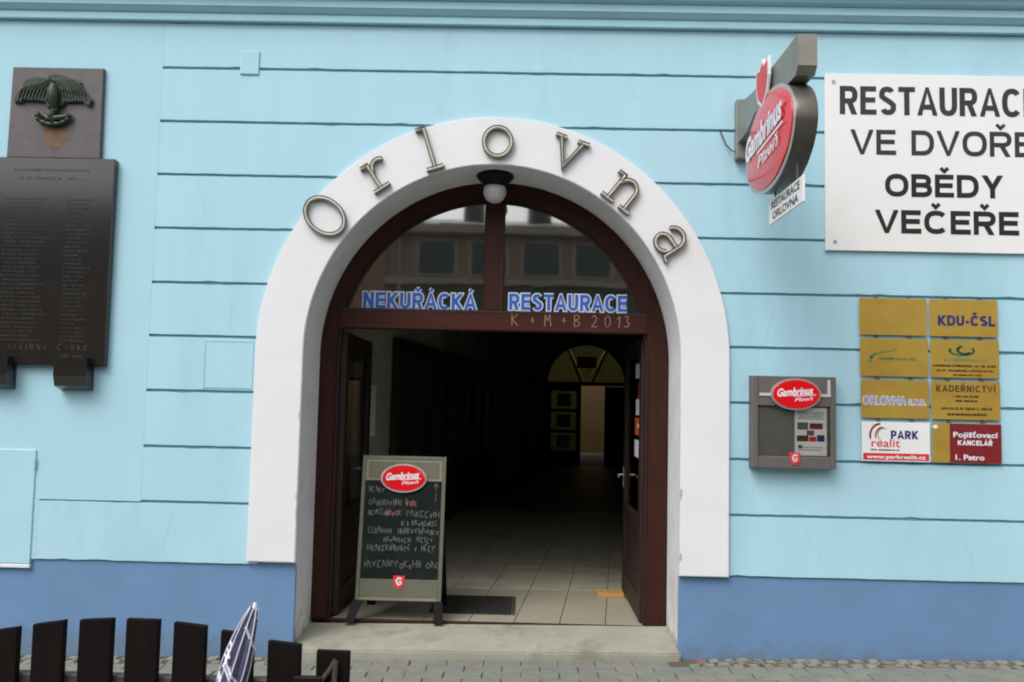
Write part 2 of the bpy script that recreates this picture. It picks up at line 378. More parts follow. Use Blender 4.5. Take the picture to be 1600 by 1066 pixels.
def htext(bm, s, mtx, w, h, t=.17, grow=0., ext=.0008, gap=.10):
    """sign-writer capitals, w wide over all and h high, all strokes t*h thick"""
    nb = {'Ř': 'R', 'Ě': 'E', 'Č': 'C', 'Á': 'A', 'Í': 'I', 'Š': 'S'}
    ws = [GWID[nb.get(c, c)] for c in s]; tot = sum(ws)+gap*(len(s)-1)
    k = (w/h)/tot; x = -w/h/2; lay = 0
    for c, gw in zip(s, ws):
        W = gw*k
        if c != ' ':
            G, D = gpaths(c, W, t); cl = False
            if G[0] == 'c': cl = True; G = G[1:]; G = [G[0][:-1]]
            for grp, clip in ((G, True), (D, False)):
                for P in grp:
                    b = bmesh.new(); lay += 1; th = (t if clip else t*.72)/2+grow
                    A = offset_path(P, -th, cl); Q = offset_path(P, th, cl)
                    z = ext+(lay % 5)*.00018
                    va = [b.verts.new((*p, z)) for p in A]; vb = [b.verts.new((*p, z)) for p in Q]; N = len(P)
                    for i in (range(N) if cl else range(N-1)):
                        j = (i+1) % N
                        try: b.faces.new((va[i], va[j], vb[j], vb[i]))
                        except ValueError: pass
                    if clip:
                        for co_, no_ in (((0, -grow, 0), (0, -1, 0)), ((0, 1+grow, 0), (0, 1, 0)), ((-grow, 0, 0), (-1, 0, 0)), ((W+grow, 0, 0), (1, 0, 0))):
                            bmesh.ops.bisect_plane(b, geom=b.verts[:]+b.edges[:]+b.faces[:], plane_co=co_, plane_no=no_, clear_outer=True)
                    for v in b.verts: v.co.x = (v.co.x+x)*h; v.co.y *= h
                    add(bm, b, mtx)
        x += W+gap*k
    return bm

def strokes(bm, lines, mtx, w=.004, off=.0008):
    t = bmesh.new()
    for L in lines:
        for (a, b) in zip(L[:-1], L[1:]):
            a = Vector(a); b = Vector(b); d = b-a
            if d.length < 1e-6: continue
            d.normalize(); n = Vector((-d.y, d.x))*w*.5; e = d*w*.3
            t.faces.new([t.verts.new((*p, off)) for p in (a-e-n, b+e-n, b+e+n, a-e+n)])
    add(bm, t, mtx)
    return bm

def scrib(x0, x1, z, h, rnd, gap=1.25, wob=.15):
    """unreadable small writing: random strokes of letter size"""
    L = []; x = x0
    while x < x1:
        w = h*rnd.uniform(.4, .8)
        if rnd.random() < .13: x += w; continue
        zz = z+rnd.uniform(-wob, wob)*h*.4; k = rnd.randrange(6)
        if k == 0: L.append([(x, zz), (x+.1*w, zz+h), (x+w*.8, zz)])
        elif k == 1: L.append([(x, zz), (x, zz+h)]); L.append([(x, zz+h*.5), (x+w*.7, zz+h*.9)]); L.append([(x, zz+h*.5), (x+w*.7, zz)])
        elif k == 2: L.append([(x+w*.4+w*.35*math.cos(q*math.pi/4), zz+h*.45+h*.4*math.sin(q*math.pi/4)) for q in range(rnd.choice((7, 9)))])
        elif k == 3: L.append([(x, zz), (x, zz+h)]); L.append([(x+w*.7, zz), (x+w*.7, zz+h*.9)]); L.append([(x, zz+h*.5), (x+w*.7, zz+h*.4)])
        elif k == 4: L.append([(x+w*.6, zz+h), (x, zz+h*.9), (x, zz), (x+w*.6, zz)])
        else: L.append([(x, zz+h*.6), (x+w*.3, zz), (x+w*.6, zz+h*.7)])
        x += w*gap
    return L

def tube(bm, pts, r, n=10, closed=False):
    t = bmesh.new(); P = [Vector(p) for p in pts]; rings = []
    N = len(P)
    for i, p in enumerate(P):
        if closed: d = P[(i+1) % N]-P[i-1]
        else: d = (P[min(i+1, N-1)]-P[max(i-1, 0)])
        d.normalize(); a = d.orthogonal() if abs(d.y) > .9 else d.cross(Vector((0, 1, 0)))
        a.normalize(); b = d.cross(a)
        rr = r[i] if isinstance(r, (list, tuple)) else r
        rings.append([t.verts.new(p+a*rr*math.cos(2*math.pi*k/n)+b*rr*math.sin(2*math.pi*k/n)) for k in range(n)])
    for i in range(N if closed else N-1):
        A, Bb = rings[i], rings[(i+1) % N]
        for k in range(n): t.faces.new((A[k], A[(k+1) % n], Bb[(k+1) % n], Bb[k]))
    if not closed: t.faces.new(rings[0][::-1]); t.faces.new(rings[-1])
    add(bm, t); return bm

def lathe(bm, prof, mtx, n=28):
    """prof: (radius, height) about the local z axis of mtx"""
    t = bmesh.new(); R = []
    for r, h in prof:
        R.append([t.verts.new((r*math.cos(2*math.pi*k/n), r*math.sin(2*math.pi*k/n), h)) for k in range(n)])
    for A, Bb in zip(R[:-1], R[1:]):
        for k in range(n): t.faces.new((A[k], A[(k+1) % n], Bb[(k+1) % n], Bb[k]))
    t.faces.new(R[0][::-1]); t.faces.new(R[-1])
    add(bm, t, mtx); return bm

def disc(bm, mtx, a, b, h, n=40, dome=0.):
    """elliptic plate in the plane of mtx, h thick, optionally domed"""
    t = bmesh.new(); rings = []
    steps = [(1, 0), (1, h*.85), (.985, h)] + ([(.85, h+dome*.45), (.6, h+dome*.8), (.3, h+dome*.97)] if dome else [])
    for s, z in steps:
        rings.append([t.verts.new((a*s*math.cos(2*math.pi*k/n), b*s*math.sin(2*math.pi*k/n), z)) for k in range(n)])
    for A, Bb in zip(rings[:-1], rings[1:]):
        for k in range(n): t.faces.new((A[k], A[(k+1) % n], Bb[(k+1) % n], Bb[k]))
    t.faces.new(rings[0][::-1]); t.faces.new(rings[-1])
    add(bm, t, mtx); return bm

def plate2(bm, mtx, poly, h):
    t = bmesh.new(); a = [t.verts.new((x, z, 0)) for x, z in poly]; b = [t.verts.new((x, z, h)) for x, z in poly]
    t.faces.new(a[::-1]); t.faces.new(b); n = len(poly)
    for i in range(n): t.faces.new((a[i], a[(i+1) % n], b[(i+1) % n], b[i]))
    bmesh.ops.triangulate(t, faces=[f for f in t.faces if len(f.verts) > 4])
    add(bm, t, mtx); return bm

def bx(name, mt, parent, x0, x1, y0, y1, z0, z1, bev=.002, **k):
    return obj(name, box(B(), x0, x1, y0, y1, z0, z1, bev), mt, parent, **k)

# ================================================================== GROUND
g = B(); s = 600
t = [g.verts.new(p) for p in [(-s, -s, -.16), (s, -s, -.16), (s, s, -.16), (-s, s, -.16)]]; g.faces.new(t)
struct(obj('ground', g, 'asphalt'))
# pavement in front of the house, falling a little towards the left; pavers near the wall laid one by one
SL = .0195
pv = box(B(), -12, 12, -9, .2, -.13, -.012)
pav = struct(obj('pavement', pv, 'sand', at=(0, 0, .028))); pav.rotation_euler = (0, -SL, 0)
# the mesh was built about z=0; shift it back into the pavement's own frame
for v in pav.data.vertices: v.co.z += .028
g = box(B(), -12, 12, -9, -1.272, -.05, -.002); o = obj('far_paving', g, 'pavefar'); o.parent = pav
def paver_mesh(name, lx, ly, mt):
    me = bpy.data.meshes.new(name); b = box(B(), -lx/2, lx/2, -ly/2, ly/2, -.05, 0, .004)
    b.to_mesh(me); b.free(); me.materials.append(M[mt]); return me
pm = [paver_mesh('paver', .244, .119, 'paver'), paver_mesh('paver', .244, .119, 'paverb')]
for r in range(-1, 8):
    y = -.20-.125*r-.0625
    for k in range(-17, 18):
        x = k*.25+(.125 if r % 2 else 0)
        if abs(x) > 4.3 or (r < 0 and abs(x) > 1.36): continue
        o = bpy.data.objects.new('paver', random.choice(pm)); C.objects.link(o); o.parent = pav
        o.location = (x+random.uniform(-.002, .002), y, random.uniform(-.003, .002)); o.rotation_euler = (random.uniform(-.01, .01), random.uniform(-.01, .01), random.uniform(-.01, .01))
# strip of small setts against the wall foot
def sett_mesh(sd, mt):
    rnd = random.Random(sd); me = bpy.data.meshes.new('sett'); b = box(B(), -.045, .045, -.045, .045, -.05, .0, .014, 2)
    for v in b.verts: v.co += Vector([rnd.uniform(-.006, .006) for _ in range(3)])
    b.to_mesh(me); b.free(); me.materials.append(M[mt]); return me
sm = [sett_mesh(i, 'sett') for i in range(4)]+[sett_mesh(9, 'settr')]
for r in range(2):
    for k in range(-44, 45):
        x = k*.098+(.05 if r else 0)
        if abs(x) > 4.25 or abs(x) < 1.39: continue
        o = bpy.data.objects.new('sett', random.choice(sm[:4]) if not (1.38 < x < 1.6) else random.choice(sm[2:])); C.objects.link(o); o.parent = pav
        o.location = (x+random.uniform(-.006, .006), -.045-.1*r, random.uniform(-.006, .008)); o.rotation_euler = (random.uniform(-.08, .08), random.uniform(-.08, .08), random.uniform(-.15, .15))

# ================================================================== FACADE
F = thing('restaurant_facade', 'pale blue plastered house front with grooved bands and white arched gateway', 'building', (0, 0, 0))
CZ = 2.11
n = 60
arch = [(-1.38, -.3)]+[(-1.38*math.cos(math.pi*i/n), CZ+1.42*math.sin(math.pi*i/n)) for i in range(n+1)]+[(1.38, -.3)]
obj('wall', prism(B(), [(-9, -.3)]+arch+[(9, -.3), (9, 7.2), (-9, 7.2)], .022, .55), 'mortar', F)
GZ = [4.158, 3.761, 3.370, 2.979, 2.587, 2.205, 1.815, 1.421, 1.034]
PL = .618
def half(z, side, xo, a=1.6, b=1.64):
    """x of the arch surround at height z (bands run in under it)"""
    if z <= CZ: return a
    q = 1-((z-CZ)/b)**2
    return a*math.sqrt(q) if q > 0 else 0
edges = [4.494]+GZ+[PL]
rw = random.Random(31)
def ragged(xa, xb, z, d):
    """hand-run edge from xa to xb: small wobble and now and then a chipped spot (d = +1 chips upwards)"""
    n_ = max(2, int(abs(xb-xa)/.07)); out = []
    for i in range(n_+1):
        q = rw.uniform(-.0012, .0016)+(rw.uniform(.003, .007) if rw.random() < .05 else 0)
        out.append((xa+(xb-xa)*i/n_, z+d*q if 0 < i < n_ else z))
    return out
for i in range(len(edges)-1):
    zt, zb = edges[i]-(.009 if i else 0), edges[i+1]+(.009 if i < len(edges)-2 else 0)
    xl = -2.46 if i < len(edges)-2 else -3.18
    if zb > 3.72:
        obj('plaster_band', prism(B(), ragged(xl, 9, zb, 1)+ragged(9, xl, zt, -1), .0, .021, .002), 'blue', F)
    else:
        zs = [zb+(zt-zb)*k/10 for k in range(11)]
        for sd, xo in ((-1, xl), (1, 9)):
            poly = ragged(sd*half(zb, sd, xo), xo, zb, 1)+ragged(xo, sd*half(zt, sd, xo), zt, -1)+[(sd*half(z, sd, xo), z) for z in zs[-2:0:-1]]
            obj('plaster_band', prism(B(), poly, .0, .021, .002), 'blue', F)
# flat pilaster at the left, where the grooves end
obj('pilaster', prism(B(), [(-9, PL), (-3.162, PL), (-3.162, 1.034), (-2.442, 1.034), (-2.442, 4.494), (-9, 4.494)], -.001, .021), 'blue2', F)
# plinth
for x0, x1 in ((-9, -1.334), (1.334, 9)):
    obj('plinth', box(B(), x0, x1, .014, .04, -.3, PL-.004, .003), 'plinth', F)
# cornice moulding
def mould(name, prof, mt='cornice'):
    b = B(); A = [b.verts.new((-9, y, z)) for y, z in prof]; Q = [b.verts.new((9, y, z)) for y, z in prof]; k = len(prof)
    for i in range(k): b.faces.new((A[i], A[(i+1) % k], Q[(i+1) % k], Q[i]))
    b.faces.new(A); b.faces.new(Q[::-1])
    return obj(name, b, mt, F)
mould('lower_moulding', [(.02, 4.497), (-.034, 4.497), (-.038, 4.502), (-.038, 4.548), (-.034, 4.552), (.02, 4.552)])
mould('middle_moulding', [(.02, 4.554), (-.036, 4.554), (-.05, 4.562), (-.075, 4.588), (-.082, 4.592), (-.082, 4.645), (.02, 4.645)])
mould('upper_moulding', [(.02, 4.648), (-.08, 4.648), (-.12, 4.664), (-.14, 4.692), (-.155, 4.696), (-.155, 4.80), (-.13, 4.83), (.02, 4.84)])
# arch surround, reveal
obj('arch_surround', ring(B(), 0, CZ, 1.332, 1.366, 1.672, 1.712, .64, .612, -.03, .04, bev=.006), 'white', F, smooth=True)
obj('arch_reveal', ring(B(), 0, CZ, 1.336, 1.37, 1.40, 1.43, -.1, -.1, .041, .56), 'reveal', F, smooth=True)
# knocked-off plaster along the arch edges, hairline cracks in the bands
rn = random.Random(17)
for sx, z in ((1.332, 1.18), (-1.332, 1.10), (-1.332, .98), (1.332, .74), (-1.332, 1.66)):
    t = []; w_ = rn.uniform(.006, .012); h_ = rn.uniform(.025, .05)
    for i in range(9):
        q = math.pi*2*i/9; t.append((sx+(1 if sx > 0 else -1)*.006+w_*math.cos(q)*rn.uniform(.6, 1.1), z+h_*math.sin(q)*rn.uniform(.6, 1.1)))
    obj('plaster_chip', prism(B(), t, -.0312, -.029), 'chip', F)
for x, z, dx, ln in ((-2.1, 3.2, .03, .16), (2.0, 2.5, -.04, .3), (-.9, 4.0, .05, .14), (2.2, .95, .05, .28), (-2.2, .95, -.03, .25), (.9, 4.1, .06, .12), (2.9, 2.75, .03, .2), (3.3, .9, .02, .22), (-1.9, 2.5, .02, .2)):
    P = [(x, z)]
    for i in range(9): P.append((P[-1][0]+dx*.25+rn.uniform(-.016, .016), P[-1][1]-ln/9))
    obj('hairline_crack', strokes(B(), [P], frame_mtx((0, -.0003, 0), (1, 0, 0), (0, 0, 1)), .0022, .0002), 'mortar', F)
# repairs and service covers in the wall
obj('service_cover', box(B(), -2.033, -1.69, -.005, .01, 1.838, 2.17, .002), 'blue2', F)
obj('cover_frame', prism(B(), [(-2.037, 1.834), (-2.029, 1.834), (-2.029, 2.166), (-1.69, 2.166), (-1.69, 2.174), (-2.037, 2.174)], -.0062, .01), 'mortar', F)
obj('cable_cap', box(B(), -1.875, -1.735, -.012, .02, 4.112, 4.29, .006), 'blue2', F)
cab = obj('meter_cupboard', box(B(), -3.75, -3.196, -.012, .02, .585, 1.378, .004), 'blue2', F)
obj('cupboard_edge', box(B(), -3.75, -3.194, -.016, .012, .556, .582, .004), 'white', F)
obj('cupboard_hinge', box(B(), -3.205, -3.19, -.017, -.011, 1.24, 1.32, .002), 'mortar', F)

# threshold step
st = B(); box(st, -1.345, 1.345, -.05, .50, -.2, .115, .012, 2)
for v in st.verts:
    if v.co.z > 0: v.co.z += v.co.x*.014 + (-.038 if v.co.y < 0 else .008)
stp = tag(obj('doorstep', st, 'step', at=(0, 0, 0)), 'worn pale concrete step across the foot of the arched gateway', 'step')
FZ = .129

# ================================================================== ENTRANCE DOOR
D = thing('entrance_door', 'dark red-brown wooden arched door frame with both leaves opened inwards', 'door', (0, .5, FZ))
obj('outer_frame', ring(B(), -.015, CZ, 1.195, 1.228, 1.345, 1.374, FZ, FZ, .50, .60, bev=.008), 'wood', D, smooth=True)
obj('frame_bead', ring(B(), -.015, CZ, 1.178, 1.211, 1.2, 1.233, FZ, FZ, .535, .585), 'wooddark', D, smooth=True)
bx('transom', 'woodh', D, -1.2, 1.175, .492, .60, 2.325, 2.475, .008)
bx('transom_bead', 'wooddark', D, -1.19, 1.165, .488, .5, 2.462, 2.482, .003)
bx('mullion', 'wood', D, -.095, .062, .494, .59, 2.478, 3.33, .008)
bx('threshold_strip', 'wood', D, -1.2, 1.17, .487, .515, FZ-.012, FZ+.008, .003)
def lun(x0, x1):
    k = 24; pts = [(x0, 2.47), (x1, 2.47)]; top = []
    for i in range(k+1):
        x = x1+(x0-x1)*i/k; q = max(0, 1-((x+.015)/1.19)**2); z = CZ+1.222*math.sqrt(q); top.append((x, max(z, 2.4705)))
    return prism(B(), pts+top, .545, .549)
for (x0, x1, s_, tx0, tx1) in ((-1.2, -.09, 'NEKUŘÁCKÁ', -1.025, -.15), (.06, 1.172, 'RESTAURACE', .105, 1.015)):
    pn = obj('lunette_pane', lun(x0, x1), 'lunette', D)
    zz = 2.488 if tx0 < 0 else 2.497
    mt = WALL((tx0+tx1)/2, .543, zz)
    obj('lettering_outline', htext(B(), s_, mt, tx1-tx0, .125, .2, .075, .0004, gap=.13), 'whitet', pn)
    obj('lettering', htext(B(), s_, WALL((tx0+tx1)/2, .5405, zz), tx1-tx0, .125, .2, 0, .0004, gap=.13), 'bluet', pn)
# chalked blessing K + M + B 2013 on the transom
def gl(ch):
    a = [(math.cos(q*math.pi/6), math.sin(q*math.pi/6)) for q in range(13)]
    return {'K': [[(0, 0), (0, 1)], [(.6, 1), (0, .5), (.65, 0)]],
            '+': [[(.1, .5), (.6, .5)], [(.35, .25), (.35, .75)]],
            'M': [[(0, 0), (.05, 1), (.35, .45), (.6, 1), (.68, 0)]],
            'B': [[(0, 0), (0, 1), (.45, .95), (.5, .7), (.05, .52), (.55, .4), (.55, .1), (0, 0)]],
            '2': [[(.05, .8), (.3, 1), (.55, .8), (.5, .55), (0, 0), (.65, 0)]],
            '0': [[(.33+.3*x, .5+.48*y) for x, y in a]],
            '1': [[(.1, .65), (.4, 1), (.3, 0)]],
            '3': [[(.05, .95), (.5, .95), (.25, .55), (.55, .4), (.45, .05), (.0, .08)]]}[ch]
L = []
for ch, x in zip('K+M+B2013', (.13, .27, .38, .51, .61, .74, .84, .93, .99)):
    sc_ = .068 if ch != '+' else .05
    for pl in gl(ch): L.append([(x+p[0]*sc_+random.uniform(-.002, .002), 2.372+p[1]*.088+random.uniform(-.003, .003)) for p in pl])
obj('chalk_writing', strokes(B(), L, frame_mtx((0, .4915, 0), (1, 0, 0), (0, 0, 1)), .0055), 'chalkw', D)
# leaves, opened 90 degrees along the corridor
def leaf(x, sgn):
    """sgn: -1 left, +1 right; the leaf's visible face looks towards the middle"""
    xi, xo = x-sgn*.024, x+sgn*.024
    a, c = min(xi, xo), max(xi, xo)
    f = B(); y0, y1 = .60, 1.74
    for p in ((y0, y0+.13, FZ+.012, 2.30), (y1-.13, y1, FZ+.012, 2.30)): box(f, a, c, *p, .004)
    for z0, z1 in ((FZ+.012, .33), (.80, .92), (2.17, 2.30)): box(f, a+.001, c-.001, y0+.128, y1-.128, z0, z1, .004)
    lf = obj('door_leaf', f, 'wooddark', D)
    obj('lower_panel', box(B(), a+.012, c-.012, y0+.125, y1-.125, .32, .81, .004), 'wooddark', lf)
    obj('door_pane', box(B(), x-.003, x+.003, y0+.125, y1-.125, .915, 2.175), 'pane', lf)
    h = B(); xx = x-sgn*.024
    tube(h, [(xx, 1.68, 1.16), (xx-sgn*.055, 1.68, 1.16), (xx-sgn*.06, 1.60, 1.16), (xx-sgn*.06, 1.55, 1.155)], .009)
    box(h, min(xx, xx-sgn*.008), max(xx, xx-sgn*.008), 1.66, 1.70, 1.05, 1.23, .002)
    obj('handle', h, 'chrome', lf, smooth=True)
    return lf
ll = leaf(-1.175, -1); rl = leaf(1.165, 1)
for y0, y1 in ((.76, .95), (1.12, 1.34), (1.44, 1.56)):
    obj('net_curtain', box(B(), -1.192, -1.188, y0, y1, .93, 2.12), 'curtain', ll)
# stickers on the glass of the right leaf
for y0, y1, z0, z1, mt in ((.84, 1.10, 2.00, 2.12, 'whitet'), (.84, .93, 1.84, 1.96, 'redp'), (.84, 1.06, 1.70, 1.83, 'whitet'), (.80, 1.10, 1.54, 1.68, 'orange'),
                           (.78, 1.12, 1.36, 1.50, 'whitet'), (.84, .93, 1.87, 1.90, 'whitet'), (.83, .93, 1.6, 1.63, 'whitet')):
    o = obj('sticker', box(B(), 1.160-(.001 if y1 < .935 else 0), 1.1615, y0, y1, z0, z1), mt, rl)

# lamp under the crown of the arch
lp = thing('arch_lamp', 'round white glass globe lamp on a black collar under the arch crown', 'lamp', (-.015, .25, 3.48))
up_ = Matrix.Translation((-.015, .25, 0))
obj('lamp_base', lathe(B(), [(.02, 3.49), (.135, 3.485), (.14, 3.455), (.12, 3.43), (.085, 3.41), (.078, 3.385), (.02, 3.384)], up_), 'black', lp, smooth=True)
pr = [(.086*math.sin(math.pi*k/14+.0001), 3.345-.086*math.cos(math.pi*k/14)) for k in range(0, 13)]
obj('lamp_globe', lathe(B(), pr, up_), 'globe', lp, smooth=True)

# ================================================================== CHANNEL LETTERS  O r l o v n a
def ribbon(bm, P, d0, d1, w0, w1, closed, mtx):
    A = offset_path(P, d0, closed); Q = offset_path(P, d1, closed); t = bmesh.new()
    V = [[t.verts.new((*p, w)) for p in X] for X in (A, Q) for w in (w0, w1)]
    N = len(P); rng = range(N) if closed else range(N-1)
    for i in rng:
        j = (i+1) % N
        a0, a1, b0, b1 = V
        for f in ((a1[i], a1[j], b1[j], b1[i]), (a0[i], b0[i], b0[j], a0[j]), (a0[i], a0[j], a1[j], a1[i]), (b0[i], b1[i], b1[j], b0[j])): t.faces.new(f)
    if not closed:
        for i in (0, N-1): t.faces.new((V[0][i], V[1][i], V[3][i], V[2][i]))
    add(bm, t, mtx)
def arc(cx, cy, rx, ry, a0, a1, n=14):
    return [(cx+rx*math.cos(RAD(a0+(a1-a0)*i/n)), cy+ry*math.sin(RAD(a0+(a1-a0)*i/n))) for i in range(n+1)]
GL = {  # strokes centred on the origin, in metres: (path, closed)
    'O': [([(.115*math.cos(2*math.pi*k/28), .155*math.sin(2*math.pi*k/28)) for k in range(28)], True)],
    'o': [([(.098*math.cos(2*math.pi*k/24), .105*math.sin(2*math.pi*k/24)) for k in range(24)], True)],
    'r': [([(-.075, .095), (-.02, .095), (-.02, -.10)], False), ([(-.08, -.10), (.05, -.10)], False), ([(-.018, .03)]+arc(.055, .035, .06, .062, 170, 45, 8), False)],
    'l': [([(-.06, .15), (.0, .15), (.0, -.15)], False), ([(-.062, -.15), (.065, -.15)], False)],
    'v': [([(-.125, .10), (-.045, .10)], False), ([(-.085, .10), (.0, -.105), (.085, .10)], False), ([(.04, .10), (.125, .10)], False)],
    'n': [([(-.12, .10), (-.065, .10), (-.065, -.10)], False), ([(-.12, -.10), (-.02, -.10)], False), ([(-.063, .035)]+arc(.01, .03, .066, .07, 150, 0, 9)+[(.076, -.10)], False), ([(.035, -.10), (.125, -.10)], False)],
    'a': [(arc(-.01, .03, .075, .075, 165, 0, 10)+[(.065, -.095), (.105, -.105)], False), ([(.064, .01)]+arc(-.02, -.045, .065, .056, 80, 345, 16), False)],
}
LET = [('O', -1.208, 3.076, 'large metal capital O at the left foot of the curved name'),
       ('r', -.85, 3.377, 'small metal letter r, second in the curved name'),
       ('l', -.478, 3.58, 'tall thin metal letter l, third in the curved name'),
       ('o', .009, 3.636, 'round metal letter o at the crown above the lamp'),
       ('v', .511, 3.565, 'metal letter v just right of the crown'),
       ('n', .91, 3.288, 'tilted metal letter n between the v and the a'),
       ('a', 1.246, 2.939, 'steeply tilted metal letter a ending the curved name')]
for ch, x, z, lab in LET:
    ang = math.atan2(x, z-CZ)
    t = thing('sign_letter', lab, 'letter', (x, -.03, z), 'metal letters of the name round the arch')
    mt = frame_mtx((x, -.0305, z), (math.cos(ang), 0, -math.sin(ang)), (math.sin(ang), 0, math.cos(ang)))
    b = B(); tb = B(); w = .0155
    for P, cl in GL[ch]:
        ribbon(b, P, -w, w, .004, .008, cl, mt)
        ribbon(b, P, -w, -w+.0065, .004, .034, cl, mt); ribbon(b, P, w-.0065, w, .004, .034, cl, mt)
        pts = [mt @ Vector((p[0], p[1], .026)) for p in P]
        tube(tb, pts, .0075, 8, cl)
        for q in ([0, len(P)//2] if cl else [0, len(P)-1]):     # stand-offs into the wall
            p = mt @ Vector((P[q][0], P[q][1], 0)); tube(b, [p+Vector((0, .004, 0)), p-Vector((0, .006, 0))], .005, 6)
    obj('letter_channel', b, 'letter', t); obj('letter_tube', tb, 'tube', t, smooth=True)

# ================================================================== MEMORIAL PLAQUE
P_ = thing('memorial_plaque', 'dark stone memorial slab of engraved names topped by a bronze eagle relief', 'plaque', (-3.13, 0, 1.79))
up1 = obj('upper_slab', prism(B(), [(-3.525, 3.464), (-2.846, 3.464), (-2.856, 4.13), (-3.518, 4.13)], -.035, -.0005, .005), 'plaqueu', P_)
lo1 = obj('lower_slab', box(B(), -3.64, -2.726, -.055, -.0005, 1.972, 3.460, .006), 'plaque', P_)
for x0, x1 in ((-3.56, -3.375), (-3.048, -2.82)):
    k = B()
    t = [(-.0006, 1.80), (-.10, 1.83), (-.12, 1.90), (-.12, 2.03), (-.056, 2.03), (-.056, 1.971), (-.0006, 1.971)]
    A = [k.verts.new((x0, y, z)) for y, z in t]; Q = [k.verts.new((x1, y, z)) for y, z in t]
    for i in range(len(t)): k.faces.new((A[i], A[(i+1) % len(t)], Q[(i+1) % len(t)], Q[i]))
    k.faces.new(A); k.faces.new(Q[::-1]); bmesh.ops.triangulate(k, faces=[f for f in k.faces if len(f.verts) > 4])
    obj('bracket', k, 'plaque', P_)
eagle = [(-3.484, 3.87), (-3.476, 3.916), (-3.433, 3.96), (-3.416, 4.021), (-3.368, 4.043), (-3.319, 4.051), (-3.276, 4.045), (-3.262, 4.02), (-3.235, 4.0),
         (-3.249, 4.063), (-3.193, 4.075), (-3.108, 4.055), (-3.007, 4.021), (-2.993, 3.96), (-2.916, 3.89), (-2.924, 3.844), (-2.959, 3.85), (-2.985, 3.871),
         (-3.05, 3.868), (-3.111, 3.865), (-3.124, 3.84), (-3.17, 3.82), (-3.242, 3.828), (-3.251, 3.863), (-3.33, 3.876), (-3.414, 3.874), (-3.417, 3.86), (-3.48, 3.859)]
eg = obj('eagle_relief', prism(B(), eagle, -.062, -.035, .008), 'bronze', P_)
fe = B()       # feather ribs, head and body on the relief
for k in range(9):
    x = -3.45+k*.025; tube(fe, [(x+.06+k*.004, -.064, 4.03-.008*abs(k-6)), (x+.02, -.067, 3.95), (x, -.062, 3.872)], [.006, .008, .004], 6)
    x = -2.945-k*.022; tube(fe, [(x-.07-k*.006, -.064, 4.03-.004*abs(k-4)), (x-.03, -.067, 3.95), (x-.01, -.062, 3.872)], [.006, .008, .004], 6)
tube(fe, [(-3.2, -.06, 3.99), (-3.19, -.075, 3.93), (-3.185, -.075, 3.86), (-3.18, -.06, 3.81)], [.03, .045, .04, .02], 10)
tube(fe, [(-3.2, -.065, 3.985), (-3.225, -.08, 4.02), (-3.25, -.075, 4.015)], [.022, .02, .005], 8)
obj('feathers', fe, 'bronze', eg, smooth=True)
wr = B()
cyc = [(-3.19+.115*math.cos(q), -.06, 3.765+.062*math.sin(q)) for q in [math.pi*.92+math.pi*1.16*i/16 for i in range(17)]]
tube(wr, cyc, [.012+.008*(i % 2) for i in range(17)], 8)
tube(wr, [(-3.3, -.055, 3.8), (-3.22, -.065, 3.74), (-3.13, -.065, 3.75), (-3.05, -.055, 3.775)], [.012, .024, .022, .006], 8)
tube(wr, [(-3.17, -.06, 3.83), (-3.2, -.068, 3.76), (-3.18, -.062, 3.705)], [.02, .03, .014], 8)
obj('wreath', wr, 'bronze', P_, smooth=True)
obj('rusty_stain', prism(B(), [(-3.27, 3.675), (-3.2, 3.69), (-3.10, 3.68), (-3.095, 3.61), (-3.14, 3.54), (-3.19, 3.515), (-3.25, 3.56), (-3.275, 3.62)], -.0362, -.0352), 'rust', P_)
rn = random.Random(3); L = []
for i in range(34):
    z = 3.15-i*.0305
    for x0, x1 in ((-3.50, -3.16), (-3.06, -2.86)):
        L += scrib(x0+rn.uniform(0, .02), x1-rn.uniform(0, .10), z, .013, rn, 1.5)
for z, x0, x1, h in ((3.36, -3.45, -2.9, .02), (3.30, -3.4, -2.95, .02)): L += scrib(x0, x1, z, h, rn, 1.6)
obj('engraved_names', strokes(B(), L, frame_mtx((0, -.0555, 0), (1, 0, 0), (0, 0, 1)), .003), 'engrave', lo1)['kind'] = 'stuff'
L = scrib(-3.43, -3.13, 2.085, .035, rn, 2.1, 0)+scrib(-3.06, -2.86, 2.085, .035, rn, 2.0, 0)+scrib(-3.04, -2.88, 2.035, .016, rn, 1.8, 0)
obj('closing_line', strokes(B(), L, frame_mtx((0, -.0555, 0), (1, 0, 0), (0, 0, 1)), .006), 'engrave', lo1)

# ================================================================== RESTAURANT SIGN
sgn = thing('restaurant_sign', 'large white board in black capitals offering lunches and dinners', 'sign', (3.19, 0, 2.905))
sb = obj('sign_board', box(B(), 2.345, 4.03, -.024, -.003, 2.906, 4.185, .002), 'signwhite', sgn)
for s_, x0, x1, z, h, mt, bo in (('RESTAURACE', 2.448, 3.868, 3.888, .208, 'ink', .185), ('VE DVOŘE', 2.525, 3.825, 3.598, .182, 'ink', .18),
                                 ('OBĚDY', 2.765, 3.60, 3.298, .165, 'inkb', .215), ('VEČEŘE', 2.695, 3.705, 3.035, .168, 'inkb', .215)):
    obj('lettering', htext(B(), s_, WALL((x0+x1)/2, -.0242, z), x1-x0, h, bo), mt, sb)
for x, z in ((2.405, 4.125), (2.41, 2.967), (3.97, 4.125), (3.97, 2.967)):
    obj('screw', disc(B(), WALL(x, -.024, z), .014, .014, .004, 14), 'screw', sb)

